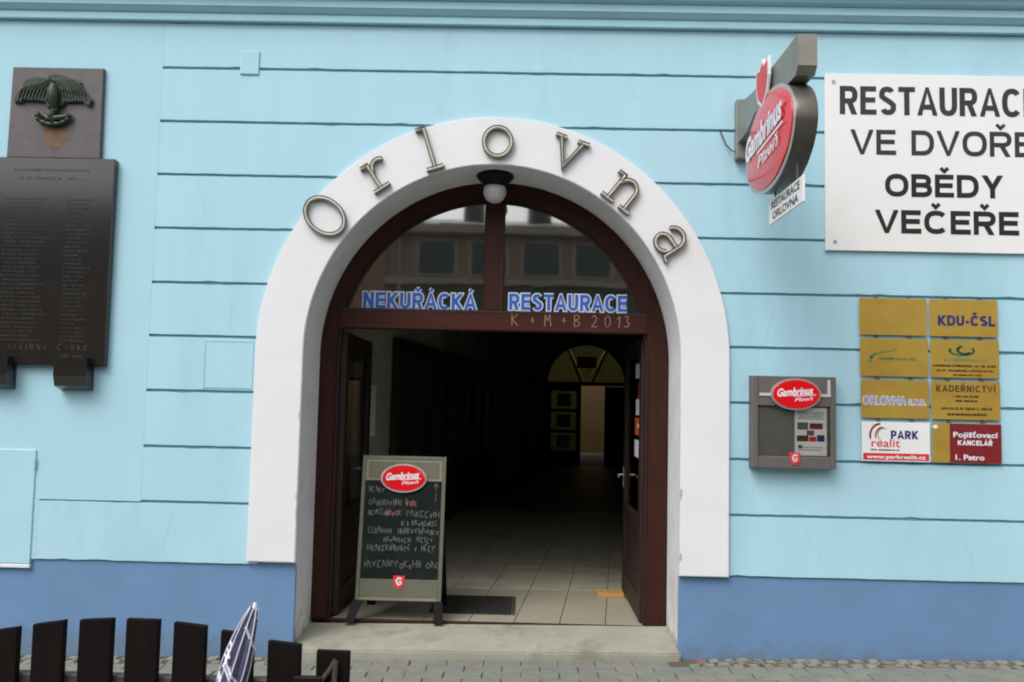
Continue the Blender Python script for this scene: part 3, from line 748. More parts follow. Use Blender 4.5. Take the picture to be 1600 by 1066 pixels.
# ================================================================== OVAL LOGO used on three things
def logo(parent, mtx, a, b, h, rim=.012, dome=0.):
    obj('logo_rim', disc(B(), mtx, a+rim, b+rim, h), 'chrome', parent, smooth=True)
    o = obj('logo_oval', disc(B(), mtx @ Matrix.Translation((0, 0, h*.4)), a, b, h*.8, dome=0), 'red', parent, smooth=True)
    m2 = mtx @ Matrix.Translation((0, 0, h*1.22)) @ Matrix.Rotation(RAD(5), 4, 'Z')
    bb = text(B(), 'Gambrinus', m2 @ Matrix.Translation((-.04*a, -.06*b, 0)), 1.55*a, .52*b, bold=.03, shear=.35, ext=.0004)
    strokes(bb, [[(-.1*a, -.13*b), (.82*a, -.13*b)]], m2, .05*b, .0006)
    obj('logo_name', bb, 'whitet', o)
    obj('logo_subtitle', text(B(), 'Plzeň', m2 @ Matrix.Translation((.3*a, -.48*b, 0)), .8*a, .22*b, bold=.012, shear=.3, ext=.0006), 'whitet', o)
    return o
def crest(parent, x, y, z, s, mtx=None):
    mt = mtx or WALL(x, y, z)
    sh = [(-.5, .55), (-.5, 0), (-.35, -.4), (0, -.62), (.35, -.4), (.5, 0), (.5, .55)]
    o = obj('crest', plate2(B(), mt, [(p*s, q*s) for p, q in sh], .004), 'redp', parent)
    k = strokes(B(), [[(.2*s, .3*s), (-.05*s, .38*s), (-.25*s, .1*s), (-.05*s, -.25*s), (.2*s, -.12*s), (.18*s, .05*s), (.02*s, .05*s)]], mt, .12*s, .0048)
    obj('crest_letter', k, 'whitet', o)
    return o

# ================================================================== MENU DISPLAY CASE
mc = thing('menu_case', 'grey-brown wall case with red oval logo and one menu sheet inside', 'display case', (2.1, 0, 1.37))
obj('backing_sheet', box(B(), 1.855, 2.346, -.075, -.071, 1.456, 1.799), 'greyp', mc)
obj('case_back', box(B(), 1.812, 2.389, -.02, -.001, 1.37, 2.008, .002), 'greyd', mc)
cf = B(); D0, D1 = -.10, -.0205
for a in ((1.814, 1.852, 1.372, 2.006), (2.349, 2.387, 1.372, 2.006)): box(cf, a[0], a[1], D0, D1, a[2], a[3], .004)
for a in ((1.8525, 2.3485, 1.372, 1.455), (1.8525, 2.3485, 1.80, 2.006)): box(cf, a[0], a[1], D0+.002, D1, a[2], a[3], .004)
obj('case_frame', cf, 'greyb', mc)
obj('header_trim', box(B(), 1.86, 2.35, -.105, -.0975, 1.868, 1.888), 'greyl', mc); obj('header_trim', box(B(), 2.327, 2.347, -.105, -.0975, 1.889, 1.985), 'greyl', mc)
obj('case_glass', box(B(), 1.853, 2.348, -.092, -.089, 1.456, 1.799), 'clear', mc)
pp = obj('menu_sheet', box(B(), 2.108, 2.327, -.082, -.08, 1.463, 1.79), 'paper', mc)
rn = random.Random(11); L = []
for i in range(4): L += scrib(2.13, 2.31, 1.755-i*.014, .006, rn, 1.4)
for i in range(2): L += scrib(2.135, 2.30, 1.515-i*.018, .007, rn, 1.5)
obj('menu_print', strokes(B(), L, frame_mtx((0, -.0825, 0), (1, 0, 0), (0, 0, 1)), .002), 'greyd', pp)
for x0, x1, z0, z1, mt in ((2.125, 2.2, 1.64, 1.69, 'greyd'), (2.21, 2.30, 1.645, 1.685, 'maroon'), (2.122, 2.2, 1.56, 1.60, 'dkbrown'), (2.19, 2.24, 1.60, 1.635, 'greyb'),
                           (2.205, 2.255, 1.56, 1.592, 'redp'), (2.26, 2.312, 1.56, 1.605, 'navy'), (2.13, 2.16, 1.51, 1.535, 'greyd')):
    obj('menu_photo', box(B(), x0, x1, -.0835, -.0822, z0, z1), mt, pp)
logo(mc, WALL(2.105, -.102, 1.882), .16, .098, .022, rim=.012)
crest(mc, 2.102, -.101, 1.44, .075)

# ================================================================== COMPANY PLATES
PX = [(2.58, 3.052), (3.068, 3.546)]; PZ = [(2.312, 2.573), (2.022, 2.288), (1.731, 1.997), (1.432, 1.705)]
plab = [['blank gold plate, top left of the company plates', 'gold plate with a party name in navy capitals'],
        ['gold plate with a thin green swoosh', 'gold plate with green oval emblem above brown lines'],
        ['gold plate with a white outlined blue name', 'gold hairdresser plate with dark brown lettering'],
        ['white estate agent plate with red arcs and red strip', 'maroon insurance office plate with a gold left edge']]
for r in range(4):
    for c in range(2):
        x0, x1 = PX[c]; z0, z1 = PZ[r]; dx = .004*r; x0 += dx; x1 += dx
        cx = (x0+x1)/2
        t = thing('company_plate', plab[r][c], 'plate', (cx, 0, z0), 'company plates beside the gateway')
        mt = 'brass' if not (r == 3 and c == 0) else 'signwhite'
        pl = obj('plate_panel', box(B(), x0, x1, -.022, -.018, z0, z1, .001), mt, t)
        for xx in (x0+.12, x1-.12):
            for zz in (z0+.012, z1-.012): obj('plate_clip', box(B(), xx-.012, xx+.012, -.0178, -.0008, zz-.02, zz+.02), 'signdark', t)
        Y = -.0224; Wm = frame_mtx((0, Y, 0), (1, 0, 0), (0, 0, 1)); rn = random.Random(r*2+c+40)
        if (r, c) == (0, 1): obj('lettering', htext(B(), 'KDU-ČSL', WALL(cx+.02, Y, z0+.075), .40, .074, .24), 'navy', pl)
        if (r, c) == (1, 0):
            b = B(); pts = [(x0+.07, z0+.10), (x0+.075, z0+.135), (x0+.10, z0+.155), (x0+.16, z0+.17), (x0+.26, z0+.19)]
            for i in range(4): strokes(b, [pts[i:i+2]], Wm, .022-.005*i)
            obj('swoosh', b, 'green', pl)
            obj('small_print', strokes(B(), scrib(x0+.12, x0+.40, z0+.115, .018, rn, 1.1), Wm, .004), 'green', pl)
        if (r, c) == (1, 1):
            b = B(); strokes(b, [arc(cx-.02, z1-.075, .085, .032, 150, 400, 18)], Wm, .014); strokes(b, [arc(cx+.0, z1-.07, .05, .028, 100, 330, 10)], Wm, .018)
            obj('emblem', b, 'teal', pl)
            obj('small_print', strokes(B(), scrib(cx-.14, cx+.14, z0+.118, .016, rn, 1.1), Wm, .003), 'teal', pl)
            obj('small_print', strokes(B(), scrib(cx-.22, cx+.22, z0+.078, .013, rn, 1.0)+scrib(cx-.2, cx+.2, z0+.045, .012, rn, 1.2)+scrib(cx-.08, cx+.12, z0+.015, .012, rn, 1.2), Wm, .004), 'brown', pl)
        if (r, c) == (2, 0):
            obj('lettering_outline', text(B(), 'ORLOVNA s.r.o.', WALL(cx-.005, Y, z0+.095), .44, .058, bold=.05, ext=.0004), 'whitet', pl)
            obj('lettering', text(B(), 'ORLOVNA s.r.o.', WALL(cx-.005, Y, z0+.097), .43, .054, bold=.0, ext=.001), 'bluet', pl)
        if (r, c) == (2, 1):
            obj('lettering', htext(B(), 'KADEŘNICTVÍ', WALL(cx, Y, z1-.073), .41, .046, .2, gap=.2), 'dkbrown', pl)
            obj('small_print', strokes(B(), scrib(cx-.09, cx+.09, z0+.155, .014, rn, 1.1)+scrib(cx-.07, cx+.08, z0+.125, .012, rn, 1.1)+scrib(cx-.17, cx+.18, z0+.07, .015, rn, 1.1)+scrib(cx-.13, cx+.14, z0+.03, .014, rn, 1.1), Wm, .004), 'dkbrown', pl)
        if (r, c) == (3, 0):
            b = B()
            strokes(b, [arc(x0+.125, z1-.10, .068, .085, 90, 190, 10)], Wm, .014); strokes(b, [arc(x0+.14, z1-.10, .045, .06, 80, 190, 10)], Wm, .010)
            obj('red_arcs', b, 'redp', pl)
            obj('grey_arc', strokes(B(), [arc(x0+.15, z1-.09, .04, .045, 60, 250, 10)], Wm, .008), 'greyl', pl)
            obj('lettering', htext(B(), 'PARK', WALL(x0+.295, Y, z1-.117), .19, .058, .24), 'navy', pl)
            obj('lettering', text(B(), 'realit', WALL(x0+.165, Y, z0+.10), .20, .055, bold=.012), 'redp', pl)
            obj('small_print', strokes(B(), scrib(x0+.06, x0+.26, z0+.074, .009, rn, 1.0), Wm, .003), 'greyd', pl)
            obj('red_strip', box(B(), x0+.008, x1-.008, -.0232, -.0225, z0+.008, z0+.056), 'redp', pl)
            obj('lettering', text(B(), 'www.parkrealit.cz', WALL(cx, -.0234, z0+.02), .41, .024, bold=.03), 'whitet', pl)
        if (r, c) == (3, 1):
            obj('maroon_field', box(B(), x0+.12, x1-.002, -.0232, -.0225, z0+.002, z1-.002), 'maroon', pl)
            for s_, xx, z, w, h in (('Pojišťovací', cx+.06, z1-.095, .31, .036), ('KANCELÁŘ', cx+.055, z1-.15, .24, .034), ('1. Patro', cx+.018, z0+.022, .20, .036)):
                obj('lettering', htext(B(), s_, WALL(xx, -.0234, z), w, h, .24) if s_[0] == 'K' else text(B(), s_, WALL(xx, -.0234, z), w, h, bold=.022), 'whitet', pl)
            obj('sticker_dot', disc(B(), WALL(x0+.02, Y, z1-.025), .018, .014, .0008, 12), 'whitet', pl)

# ================================================================== PROJECTING SIGN
ps = thing('hanging_pub_sign', 'red oval pub sign hanging under a grey bracket arm from the wall', 'sign', (1.76, 0, 3.54))
bx('wall_box', 'signgrey', ps, 1.702, 1.81, -.075, -.0008, 3.54, 3.97, .006)
arm = B(); prof = [(-.0755, 3.655), (-.0755, 3.93), (-.45, 3.88), (-1.40, 3.868), (-1.40, 3.69), (-1.36, 3.648), (-1.05, 3.655), (-.9, 3.72), (-.5, 3.72), (-.3, 3.66)]
A = [arm.verts.new((1.715, y, z)) for y, z in prof]; Q = [arm.verts.new((1.822, y, z)) for y, z in prof]
for i in range(len(prof)): arm.faces.new((A[i], A[(i+1) % len(prof)], Q[(i+1) % len(prof)], Q[i]))
arm.faces.new(A); arm.faces.new(Q[::-1]); bmesh.ops.triangulate(arm, faces=[f for f in arm.faces if len(f.verts) > 4])
bmesh.ops.recalc_face_normals(arm, faces=arm.faces)
obj('sign_arm', arm, 'signgrey', ps)
LM = frame_mtx((1.702, -.885, 3.415), (0, -1, 0), (0, 0, 1))      # plane facing -x, u towards the street
body = obj('sign_body', disc(B(), frame_mtx((1.825, -.885, 3.415), (0, -1, 0), (0, 0, 1)), .52, .305, .122, 56), 'signdark', ps, smooth=True)
obj('sign_rim', disc(B(), LM, .522, .307, .008, 56), 'chrome', body, smooth=True)
LF = frame_mtx((1.693, -.885, 3.415), (0, -1, 0), (0, 0, 1))
face = obj('sign_face', disc(B(), LF, .495, .282, .008, 56, dome=.02), 'red', body, smooth=True)
mt = frame_mtx((1.693-.0305, -.885, 3.415), (0, -1, 0), (0, 0, 1)) @ Matrix.Rotation(RAD(4), 4, 'Z')
b = text(B(), 'Gambrinus', mt @ Matrix.Translation((0, .0, 0)), .80, .14, bold=.035, shear=.3, ext=.002)
strokes(b, [[(-.12, -.035), (.4, -.035)]], mt, .014, .002)
obj('lettering', b, 'whitet', face)
obj('lettering', text(B(), 'Plzeň', mt @ Matrix.Translation((.10, -.135, 0)), .44, .07, bold=.012, shear=.3, ext=.002), 'whitet', face)
# hanger, crest shield in front of the arm, small plate below
for y in (-.62, -1.12): obj('hanger', tube(B(), [(1.77, y, 3.73), (1.77, y, 3.66)], .012, 8), 'signdark', ps)
sh = [(-.14, .12), (-.145, 0), (-.10, -.10), (0, -.165), (.10, -.10), (.145, 0), (.14, .12), (.05, .105), (0, .15), (-.05, .105)]
SM = frame_mtx((1.695, -.80, 3.815), (0, -1, 0), (0, 0, 1))
cs = obj('shield_edge', plate2(B(), SM, sh, .014), 'whitet', ps)
obj('shield_face', plate2(B(), SM @ Matrix.Translation((0, 0, .0145)), [(p*.82, q*.82) for p, q in sh], .003), 'redp', cs)
sub = obj('lower_plate', box(B(), 1.745, 1.757, -1.39, -.73, 2.925, 3.075, .002), 'signwhite', ps)
for s_, z in (('RESTAURACE', 3.013), ('ORLOVNA', 2.945)):
    obj('lettering', text(B(), s_, frame_mtx((1.7445, -1.06, z), (0, -1, 0), (0, 0, 1)), .55 if s_[0] == 'R' else .5, .046, bold=.03), 'ink', sub)
for y in (-.85, -1.27): obj('plate_hook', tube(B(), [(1.751, y, 3.17), (1.751, y, 3.07)], .006, 6), 'signdark', sub)
obj('cable', tube(B(), [(1.60, -.004, 3.765), (1.612, -.018, 3.72), (1.64, -.025, 3.65), (1.68, -.03, 3.605), (1.703, -.03, 3.60)], .0045, 6), 'cable', ps, smooth=True)

# ================================================================== CORRIDOR
K = .112                                            # the passage runs slightly to the right
def cxy(x, y): return x+K*(y-.5)
fl = B(); v = [fl.verts.new((cxy(x, y), y, FZ-.012)) for x, y in ((-1.9, .515), (2.0, .515), (2.0, 17), (-1.9, 17))]; fl.faces.new(v)
v = [fl.verts.new((cxy(x, y), y, FZ-.008)) for x, y in ((-1.9, 7.2), (2.0, 7.2), (2.0, 17), (-1.9, 17))]
fo = struct(obj('corridor_floor', fl, 'grout'))
ff = B(); ff.faces.new([ff.verts.new((cxy(x, y), y, FZ-.004)) for x, y in ((-1.9, 7.25), (2.0, 7.25), (2.0, 17), (-1.9, 17))])
obj('far_floor', ff, 'floorfar', fo)
def tile_mesh(w, d, mt='tile'):
    me = bpy.data.meshes.new('floor_tile'); b = box(B(), 0, w-.006, 0, d-.006, -.01, 0, .0015)
    for vv in b.verts: vv.co.x += K*vv.co.y
    b.to_mesh(me); b.free(); me.materials.append(M[mt]); return me
ta, tc_ = tile_mesh(.345, 1.185), tile_mesh(.345, .345, 'tile2')
def tile(me, x, y):
    o = bpy.data.objects.new('floor_tile', me); C.objects.link(o); o.parent = fo; o.location = (cxy(x, y), y, FZ+random.uniform(-.0008, .0004))
for i in range(7): tile(ta, -1.19+i*.345 if i else -1.19, .517)
for r in range(16):
    for i in range(11): tile(tc_, -1.88+i*.345, 1.705+r*.345)
def wall_strip(name, x, mt, z1=3.7, y0=.57, y1=17):
    b = B(); t0 = .12 if x > 0 else -.12
    vv = [(cxy(x, y0), y0), (cxy(x, y1), y1), (cxy(x, y1)+t0, y1), (cxy(x, y0)+t0, y0)]
    lo = [b.verts.new((*p, -.1)) for p in vv]; hi = [b.verts.new((*p, z1)) for p in vv]
    b.faces.new(lo); b.faces.new(hi)
    for i in range(4): b.faces.new((lo[i], lo[(i+1) % 4], hi[(i+1) % 4], hi[i]))
    return struct(obj(name, b, mt))
wall_strip('corridor_wall', -1.45, 'intw'); wall_strip('corridor_wall', 1.75, 'intw')
struct(obj('corridor_ceiling', box(B(), -2.2, 4.2, .56, 17.1, 3.65, 3.8), 'intc'))
# piece of wall behind the door leaves
struct(obj('corridor_return', box(B(), -1.75, -1.36, .56, .7, -.1, 3.64), 'intw')); struct(obj('corridor_return', box(B(), 1.36, 2.1, .56, .7, -.1, 3.64), 'intw'))
# glazed partition along the left wall
pt = thing('glazed_partition', 'dark glazed wooden partition along the left wall of the passage', 'partition', (cxy(-1.4, 5), 5, FZ))
for k in range(8):
    y = 3.0+k*1.0; x = cxy(-1.44, y)
    bx('post', 'wooddark', pt, x, x+.07, y, y+.10, FZ, 2.42, .004)
    if k < 7:
        b = B(); p0, p1 = cxy(-1.425, y+.1), cxy(-1.425, y+1.0)
        q = [b.verts.new(p) for p in ((p0, y+.1, .95), (p1, y+1, .95), (p1, y+1, 2.3), (p0, y+.1, 2.3))]; b.faces.new(q)
        obj('partition_pane', b, 'dwin', pt)
b = B(); q = []
for z in (FZ, .9, 2.32, 2.44): pass
for z0, z1 in ((FZ, .94), (2.31, 2.44)):
    v = [(cxy(-1.435, 3.1), 3.1), (cxy(-1.435, 10), 10), (cxy(-1.39, 10), 10), (cxy(-1.39, 3.1), 3.1)]
    lo = [b.verts.new((*p, z0)) for p in v]; hi = [b.verts.new((*p, z1)) for p in v]; b.faces.new(lo); b.faces.new(hi)
    for i in range(4): b.faces.new((lo[i], lo[(i+1) % 4], hi[(i+1) % 4], hi[i]))
obj('partition_rail', b, 'wooddark', pt)
nb = B(); y0, y1 = 2.05, 2.4
q = [(cxy(-1.445, y0), y0), (cxy(-1.445, y1), y1), (cxy(-1.43, y1), y1), (cxy(-1.43, y0), y0)]
lo = [nb.verts.new((*p, 1.42)) for p in q]; hi = [nb.verts.new((*p, 1.92)) for p in q]; nb.faces.new(lo); nb.faces.new(hi)
for i in range(4): nb.faces.new((lo[i], lo[(i+1) % 4], hi[(i+1) % 4], hi[i]))
tag(obj('notice_sheet', nb, 'paper', at=(cxy(-1.44, 2.2), 2.2, 1.42)), 'pale notice sheet on the passage wall behind the left door leaf', 'notice')

# inner arched door at the far end
fd = thing('inner_arched_door', 'dark arched inner door with fan window, far end of the passage', 'door', (1.87, 16.8, FZ))
FX, FC, Ra = 1.90, 2.28, 1.13
bmw = prism(B(), [(-1.2, -.1)]+[(FX-Ra, -.1)]+[(FX-Ra*math.cos(math.pi*i/24), FC+Ra*math.sin(math.pi*i/24)) for i in range(25)]+[(FX+Ra, -.1), (4.4, -.1), (4.4, 3.8), (-1.2, 3.8)], 16.85, 17.1)
struct(obj('corridor_end_wall', bmw, 'intw'))
obj('door_frame', ring(B(), FX, FC, Ra-.11, Ra-.11, Ra+.01, Ra+.01, FZ, FZ, 16.76, 16.9), 'wooddark', fd)
bx('transom', 'wooddark', fd, FX-Ra+.1, FX+Ra-.1, 16.77, 16.88, 2.23, 2.33)
def bar(p, q, w=.05):
    b = B(); d = (Vector(q)-Vector(p)).normalized(); nn = Vector((-d.y, d.x))*w/2
    prism(b, [tuple(Vector(p)-nn), tuple(Vector(q)-nn), tuple(Vector(q)+nn), tuple(Vector(p)+nn)], 16.78, 16.87); return b
obj('fan_bar', bar((FX-.12, FC), (FX-.50, FC+.93)), 'wooddark', fd); obj('fan_bar', bar((FX+.14, FC), (FX+.55, FC+.90)), 'wooddark', fd)
for a0, a1, in ((180, 118), (116, 62), (60, 0)):
    pts = [(FX, FC+.01)]+[(FX+1.03*math.cos(RAD(a0+(a1-a0)*i/8)), FC+.01+1.03*math.sin(RAD(a0+(a1-a0)*i/8))) for i in range(9)]
    obj('fan_pane', prism(B(), pts[::-1], 16.82, 16.825), 'farpane', fd)
# fixed left leaf with three panes
LX0, LX1 = FX-1.02, FX-.13
for a in ((LX0, LX0+.10, FZ, 2.23), (LX1-.12, LX1, FZ, 2.23)): bx('stile', 'wooddark', fd, a[0], a[1], 16.79, 16.85, a[2], a[3])
for z0, z1 in ((FZ, .52), (.98, 1.06), (1.53, 1.61), (2.08, 2.229)): bx('leaf_rail', 'wooddark', fd, LX0+.1, LX1-.12, 16.791, 16.849, z0, z1)
for z0, z1 in ((.52, .98), (1.06, 1.53), (1.61, 2.08)): bx('leaf_pane', 'farpane', fd, LX0+.1, LX1-.12, 16.818, 16.823, z0, z1, 0)
for z0, z1, mtn in ((.60, .92, 'paper'), (1.14, 1.46, 'farnote'), (1.68, 2.02, 'farnote')):
    bx('pane_notice', mtn, fd, LX0+.26, LX1-.28, 16.80, 16.803, z0, z1, 0)
bx('fan_notice', 'farnote', fd, FX-.26, FX+.26, 16.80, 16.803, FC+.42, FC+.72, 0)
# right leaf standing open
lf = bx('open_leaf', 'wooddark', fd, FX+.50, FX+1.02, 16.86, 16.92, FZ, 2.22)
# courtyard seen through it
struct(obj('courtyard_ground', box(B(), -4, 8, 17.1, 22.9, -.1, FZ-.01), 'sand'))
for nm, a in (('courtyard_wall', (-4, 8, 22.9, 23.2, -.1, 7)), ('courtyard_wall', (-4.3, -4, 17.1, 23.2, -.1, 7)), ('courtyard_wall', (8, 8.3, 17.1, 23.2, -.1, 7)), ('courtyard_wall', (-4.3, 8.3, 16.9, 17.1, 3.81, 7))):
    t_ = tag(obj(nm, box(B(), *a), 'ochre', at=((a[0]+a[1])/2, a[2], a[4])), {22.9: 'ochre courtyard wall seen through the inner door', 16.9: 'ochre courtyard wall above the inner door'}.get(a[2], 'ochre side wall closing the courtyard, ' + ('left' if a[0] < 0 else 'right')), 'wall')
struct(obj('courtyard_light_blocker', box(B(), -4.3, 8.3, 17.1, 20.6, 4.2, 4.3), 'intc'))  # unseen cover added over the open yard, sized to keep it dim

# ================================================================== A-BOARD
ab = thing('pavement_board', 'grey-framed chalkboard stand with red oval logo in the left of the doorway', 'sign', (-.68, .5, FZ))
th = math.atan2(.15, 1.07)                       # leans back a little
BM = frame_mtx((-.675, .47, .285), (1, -.0, 0), (0, math.sin(th), math.cos(th)))     # u right, v up the board, w out to the street
def bb_(x0, x1, v0, v1, w0, w1, bev=.002):
    t = box(B(), x0, x1, v0, v1, w0, w1, bev); bmesh.ops.transform(t, matrix=BM, verts=t.verts); return t
HW, HH = .322, 1.075
fr = B(); add(fr, bb_(-HW, -HW+.028, 0, HH, -.012, .014)); add(fr, bb_(HW-.028, HW, 0, HH, -.012, .014)); add(fr, bb_(-HW+.0285, HW-.0285, HH-.028, HH, -.012, .0135))
obj('board_frame', fr, 'olive', ab)
obj('bottom_edge', bb_(-HW+.0285, HW-.0285, 0, .022, -.012, .016), 'olivel', ab)
obj('header_panel', bb_(-HW+.0285, HW-.0285, .885, HH-.0285, -.008, .010), 'olivel', ab)
obj('header_inset', bb_(-HW+.05, HW-.05, .905, HH-.045, .010, .012, 0), 'olive', ab)
obj('footer_panel', bb_(-HW+.0285, HW-.0285, .0225, .155, -.008, .009), 'olive', ab)
cb = obj('chalkboard', bb_(-HW+.0285, HW-.0285, .1555, .8845, -.008, .004, 0), 'chalkb', ab)
rn = random.Random(21); L = []; LR = []
for v_, x0, x1, h in ((.80, -.26, -.15, .04), (.70, -.26, .08, .045), (.625, -.26, -.02, .04), (.62, .03, .27, .045), (.555, .0, .27, .035), (.49, -.25, .27, .042),
                      (.43, -.13, .24, .035), (.365, -.27, .24, .042), (.245, -.27, -.02, .05), (.24, .0, .27, .05)):
    L += scrib(x0, x1, v_, h, rn, 1.05, .5)
L += [[(.25, .79), (.25, .87), (.232, .845)], [(.25, .87), (.268, .845)], [(.25, .83), (.25, .74)]]
obj('chalk_writing', strokes(B(), L, BM, .0032, .0048), 'chalk', cb)
LR = scrib(.03, .09, .70, .04, rn, 1, .5)+scrib(-.12, -.06, .625, .04, rn, 1, .5)
obj('chalk_writing', strokes(B(), LR, BM, .0042, .0052), 'chalkr', cb)
logo(ab, BM @ Matrix.Translation((0, .905, .012)), .165, .098, .012)
crest(ab, 0, 0, 0, .085, BM @ Matrix.Translation((-.0, .135, .0095)))
lg = [((-.30, .47, .285), (-.355, .43, FZ)), ((.30, .47, .285), (.305, .44, FZ)), ((-.29, .60, .9), (-.29, 1.0, FZ)), ((.29, .60, .9), (.29, 1.0, FZ))]
for i, (p, q) in enumerate(lg):
    t = B(); p = Vector(p)+Vector((-.675, 0, 0)); q = Vector(q)+Vector((-.675, 0, 0)); d = (q-p).normalized()
    hw = .033; t0 = bmesh.new()
    A = [t0.verts.new(c+Vector((sx*hw, sy*.018, 0))) for c in (p, q) for sx, sy in ((-1, -1), (1, -1), (1, 1), (-1, 1))]
    for f in ((0, 1, 2, 3), (7, 6, 5, 4), (0, 4, 5, 1), (1, 5, 6, 2), (2, 6, 7, 3), (3, 7, 4, 0)): t0.faces.new([A[j] for j in f])
    add(t, t0); obj('leg', t, 'black', ab)
obj('back_panel', prism(B(), [(-.975, .30), (-.375, .30), (-.375, .9), (-.975, .9)], .92, .935), 'greyd', ab) if False else None

# doormat, offcut
dm = thing('doormat', 'black ribbed rubber doormat on the tiles behind the chalkboard stand', 'doormat', (-.1, 1.05, FZ))
obj('mat_body', box(B(), -.47, .17, .76, 1.36, FZ, FZ+.012, .003), 'mat', dm)
rb = B()
for k in range(20): box(rb, -.45, .13, .785+k*.028, .797+k*.028, FZ+.0122, FZ+.017)
obj('mat_ribs', rb, 'mat', dm)['kind'] = 'stuff'
obj('mat_edge', box(B(), .172, .20, .76, 1.36, FZ, FZ+.012, .002), 'matm', dm)
oc = thing('wooden_wedge', 'pale raw wood offcut lying by the right door leaf', 'wood offcut', (1.03, 1.5, FZ))
obj('offcut', box(B(), .90, 1.13, 1.45, 1.62, FZ, FZ+.035, .003), 'card', oc)

# ================================================================== FENCE and FOLDED PARASOL in front
fn = thing('slatted_fence', 'dark brown low slatted fence with an arched top in the foreground', 'fence', (-.9, -3.6, -.05))
tops = [(-1.703, -1.603, 1.00, 1.03), (-1.566, -1.466, 1.035, 1.06), (-1.43, -1.33, 1.072, 1.092), (-1.293, -1.197, 1.106, 1.122), (-1.155, -1.066, 1.130, 1.144), (-1.022, -.928, 1.146, 1.152), (-.888, -.796, 1.152, 1.151),
        (-.752, -.661, 1.146, 1.137), (-.617, -.525, 1.126, 1.116), (-.482, -.389, 1.101, 1.092), (-.343, -.25, 1.078, 1.076)]
for x0, x1, a, b_ in tops:
    t = B(); prism(t, [(x0, .06), (x1, .06), (x1, b_), (x0, a)], -3.61, -3.588, .002); obj('slat', t, 'fence', fn)
for z0, z1 in ((.925, .988), (.25, .31)): bx('rail', 'rail', fn, -1.85, -.36, -3.586, -3.552, z0, z1, .004)
bx('post', 'fence', fn, -1.85, -1.79, -3.55, -3.49, -.04, .99, .004); bx('post', 'fence', fn, -.42, -.36, -3.55, -3.49, -.04, .97, .004)
br = B(); tube(br, [(-.335, -3.62, .985), (-.302, -3.622, 1.03), (-.285, -3.622, 1.058)], .007, 8); tube(br, [(-.285, -3.622, 1.055), (-.288, -3.622, .98)], .008, 8)
obj('latch', br, 'signdark', fn, smooth=True)
bx('hinge_plate', 'black', fn, -.40, -.32, -3.632, -3.612, .95, 1.012, .003)

pu = thing('folded_parasol', 'folded navy and white printed parasol leaning against the slatted fence', 'parasol', (-.72, -3.78, -.05))
tip = Vector((-.466, -3.80, 1.245)); foot = Vector((-.815, -3.78, -.05)); ax = (tip-foot).normalized()
u = ax.cross(Vector((0, 1, 0))).normalized(); w_ = ax.cross(u)
obj('pole', tube(B(), [foot, foot+ax*1.2], .012, 10), 'chrome', pu, smooth=True)
cn = B(); pw = B(); NL = 26; NP = 8; rings = []
prof = []
for i in range(NL+1):
    s_ = i/NL; d_ = .005+1.0*s_; r = .009+.021*min(1, (s_/.16))**.7 + .002*math.sin(s_*16)+.012*s_
    prof.append((d_, r))
for i, (d_, r) in enumerate(prof):
    c0 = tip-ax*d_; R_ = []
    for k in range(NP*4):
        a = 2*math.pi*k/(NP*4)+.35*i/NL; fold = 1+.17*math.cos(a*NP-.35*i/NL*NP) + .10*math.sin(3*a+i*.5)
        R_.append(cn.verts.new(c0+(u*math.cos(a)+w_*math.sin(a))*r*fold))
    rings.append(R_)
for A, Q in zip(rings[:-1], rings[1:]):
    for k in range(NP*4): cn.faces.new((A[k], A[(k+1) % (NP*4)], Q[(k+1) % (NP*4)], Q[k]))
cn.faces.new(rings[-1])
ridge = [[rings[i][k].co.copy() for i in range(NL+1)] for k in range(0, NP*4, 4)]
can = obj('canopy', cn, 'umb', pu, smooth=True)
for rd in ridge: tube(pw, rd[:], .0016, 6)
obj('piping', pw, 'umbw', can, smooth=True)
lw_ = B(); rn = random.Random(5)
for q in range(24):             # white printed loops running round the folds
    a0 = rn.uniform(0, 6.28); i0 = .5+(q % 12)*.75; pts = []
    for j in range(9):
        i = min(NL, i0+j*.28); lo_ = min(NL-1, int(i)); d_, r = prof[lo_]; r += (prof[lo_+1][1]-r)*(i-lo_); a = a0+j*.33
        c0 = tip-ax*(.005+1.0*i/NL); fold = 1+.17*math.cos(a*NP-.35*i/NL*NP)+.04
        pts.append(c0+(u*math.cos(a)+w_*math.sin(a))*r*fold)
    tube(lw_, pts, .0036, 6)
obj('printed_loops', lw_, 'umbw', can, smooth=True)
obj('ferrule', lathe(B(), [(.002, .008), (.005, .006), (.008, -.01), (.003, -.012)], frame_mtx(tip, u, w_) if False else Matrix.Translation(tip)), 'umbw', pu, smooth=True)

# ================================================================== THE OTHER SIDE OF THE STREET (mirrored in the fanlight)
op = thing('house_across_street', 'salmon two-storey house across the street mirrored in the fanlight', 'building', (0, -20, -.1))
obj('wall', box(B(), -4.15, 24, -30, -20, -.1, 7.0), 'oppo', op)
obj('eaves', box(B(), -4.3, 24.2, -30.2, -19.6, 7.0, 7.28, .02), 'oppotrim', op)
rf = B(); prof = [(-19.55, 7.285), (-25, 8.55), (-30.3, 7.285)]
A = [rf.verts.new((-4.3, y, z)) for y, z in prof]; Q = [rf.verts.new((24.2, y, z)) for y, z in prof]
for i in range(3): rf.faces.new((A[i], A[(i+1) % 3], Q[(i+1) % 3], Q[i]))
rf.faces.new(A); rf.faces.new(Q[::-1]); rfo = obj('roof', rf, 'roof', op)
obj('chimney', box(B(), .25, 1.1, -22.4, -21.6, 7.8, 9.1, .02), 'chim', rfo)
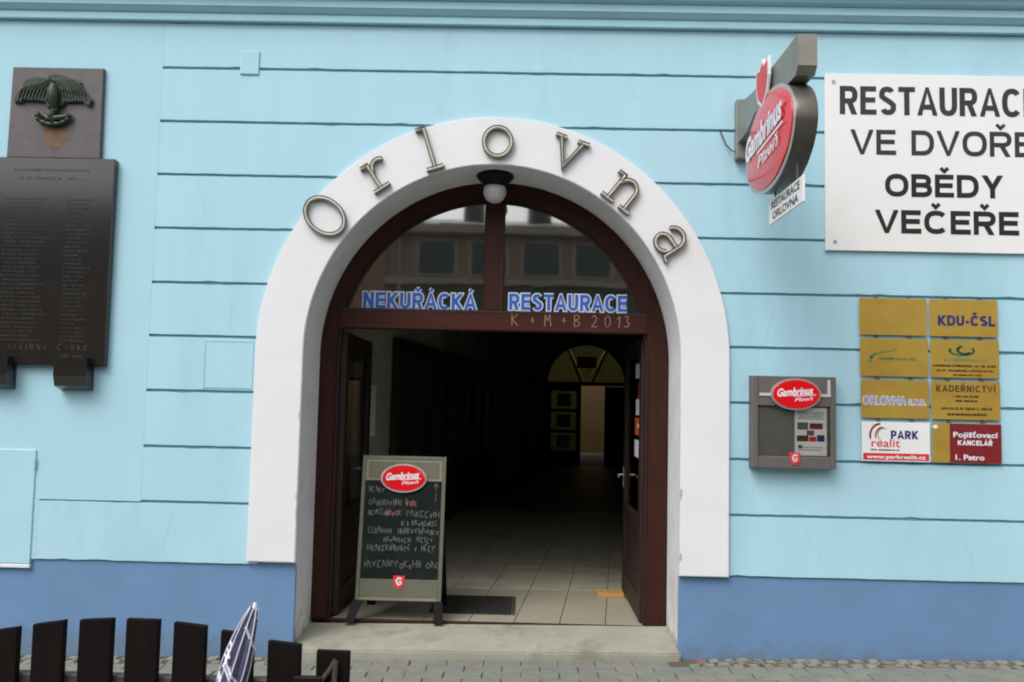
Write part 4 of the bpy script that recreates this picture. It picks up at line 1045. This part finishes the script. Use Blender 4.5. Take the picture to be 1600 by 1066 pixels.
obj('chimney', box(B(), -1.9, -1.2, -22.4, -21.8, 7.8, 8.8, .02), 'chim', rfo)
an = B(); tube(an, [(-1.5, -22, 8.6), (-1.5, -22, 10.4)], .03, 6); tube(an, [(-1.9, -22, 10.1), (-1.1, -22, 10.1)], .02, 6); tube(an, [(-1.8, -22, 9.8), (-1.2, -22, 9.8)], .02, 6)
obj('aerial', an, 'black', rfo)
obj('string_course', box(B(), -4.2, 24.1, -20.02, -19.8, 5.4, 5.62, .02), 'oppotrim', op)
obj('shopfront', box(B(), -4.0, 23.9, -20.0, -19.93, .0, 5.39, 0), 'oppog', op)
for k in range(14):
    x = -3.15+k*1.66
    wf = obj('window', box(B(), x-.12, x+1.22, -20.0, -19.93, 5.68, 6.85, 0), 'oppotrim', op)
    obj('window_pane', box(B(), x, x+1.1, -19.95, -19.92, 5.76, 6.78, 0), 'dwin', wf)
obj('downpipe', tube(B(), [(-3.75, -19.85, -.1), (-3.75, -19.85, 7.0)], .06, 8), 'roof', op)
op2 = thing('neighbour_house', 'brown taller house left of the salmon one across the street', 'building', (-14, -20, -.1))
obj('wall', box(B(), -24, -4.16, -30, -19.9, -.1, 7.6), 'oppo2', op2)
for k in range(9):
    x = -22.5+k*2.0
    if x > -6: continue
    wf = obj('window', box(B(), x-.12, x+1.12, -19.9, -19.84, 5.0, 6.6, 0), 'oppotrim', op2)
    obj('window_pane', box(B(), x, x+1.0, -19.86, -19.83, 5.1, 6.5, 0), 'dwin', wf)
rf = B(); prof = [(-19.5, 7.6), (-25, 8.75), (-30.3, 7.6)]
A = [rf.verts.new((-24.2, y, z)) for y, z in prof]; Q = [rf.verts.new((-4.35, y, z)) for y, z in prof]
for i in range(3): rf.faces.new((A[i], A[(i+1) % 3], Q[(i+1) % 3], Q[i]))
rf.faces.new(A); rf.faces.new(Q[::-1]); obj('roof', rf, 'roof', op2)
# far pavement with kerb
struct(obj('opposite_pavement', box(B(), -30, 30, -19.6, -17.5, -.16, -.04, .01), 'paver'))
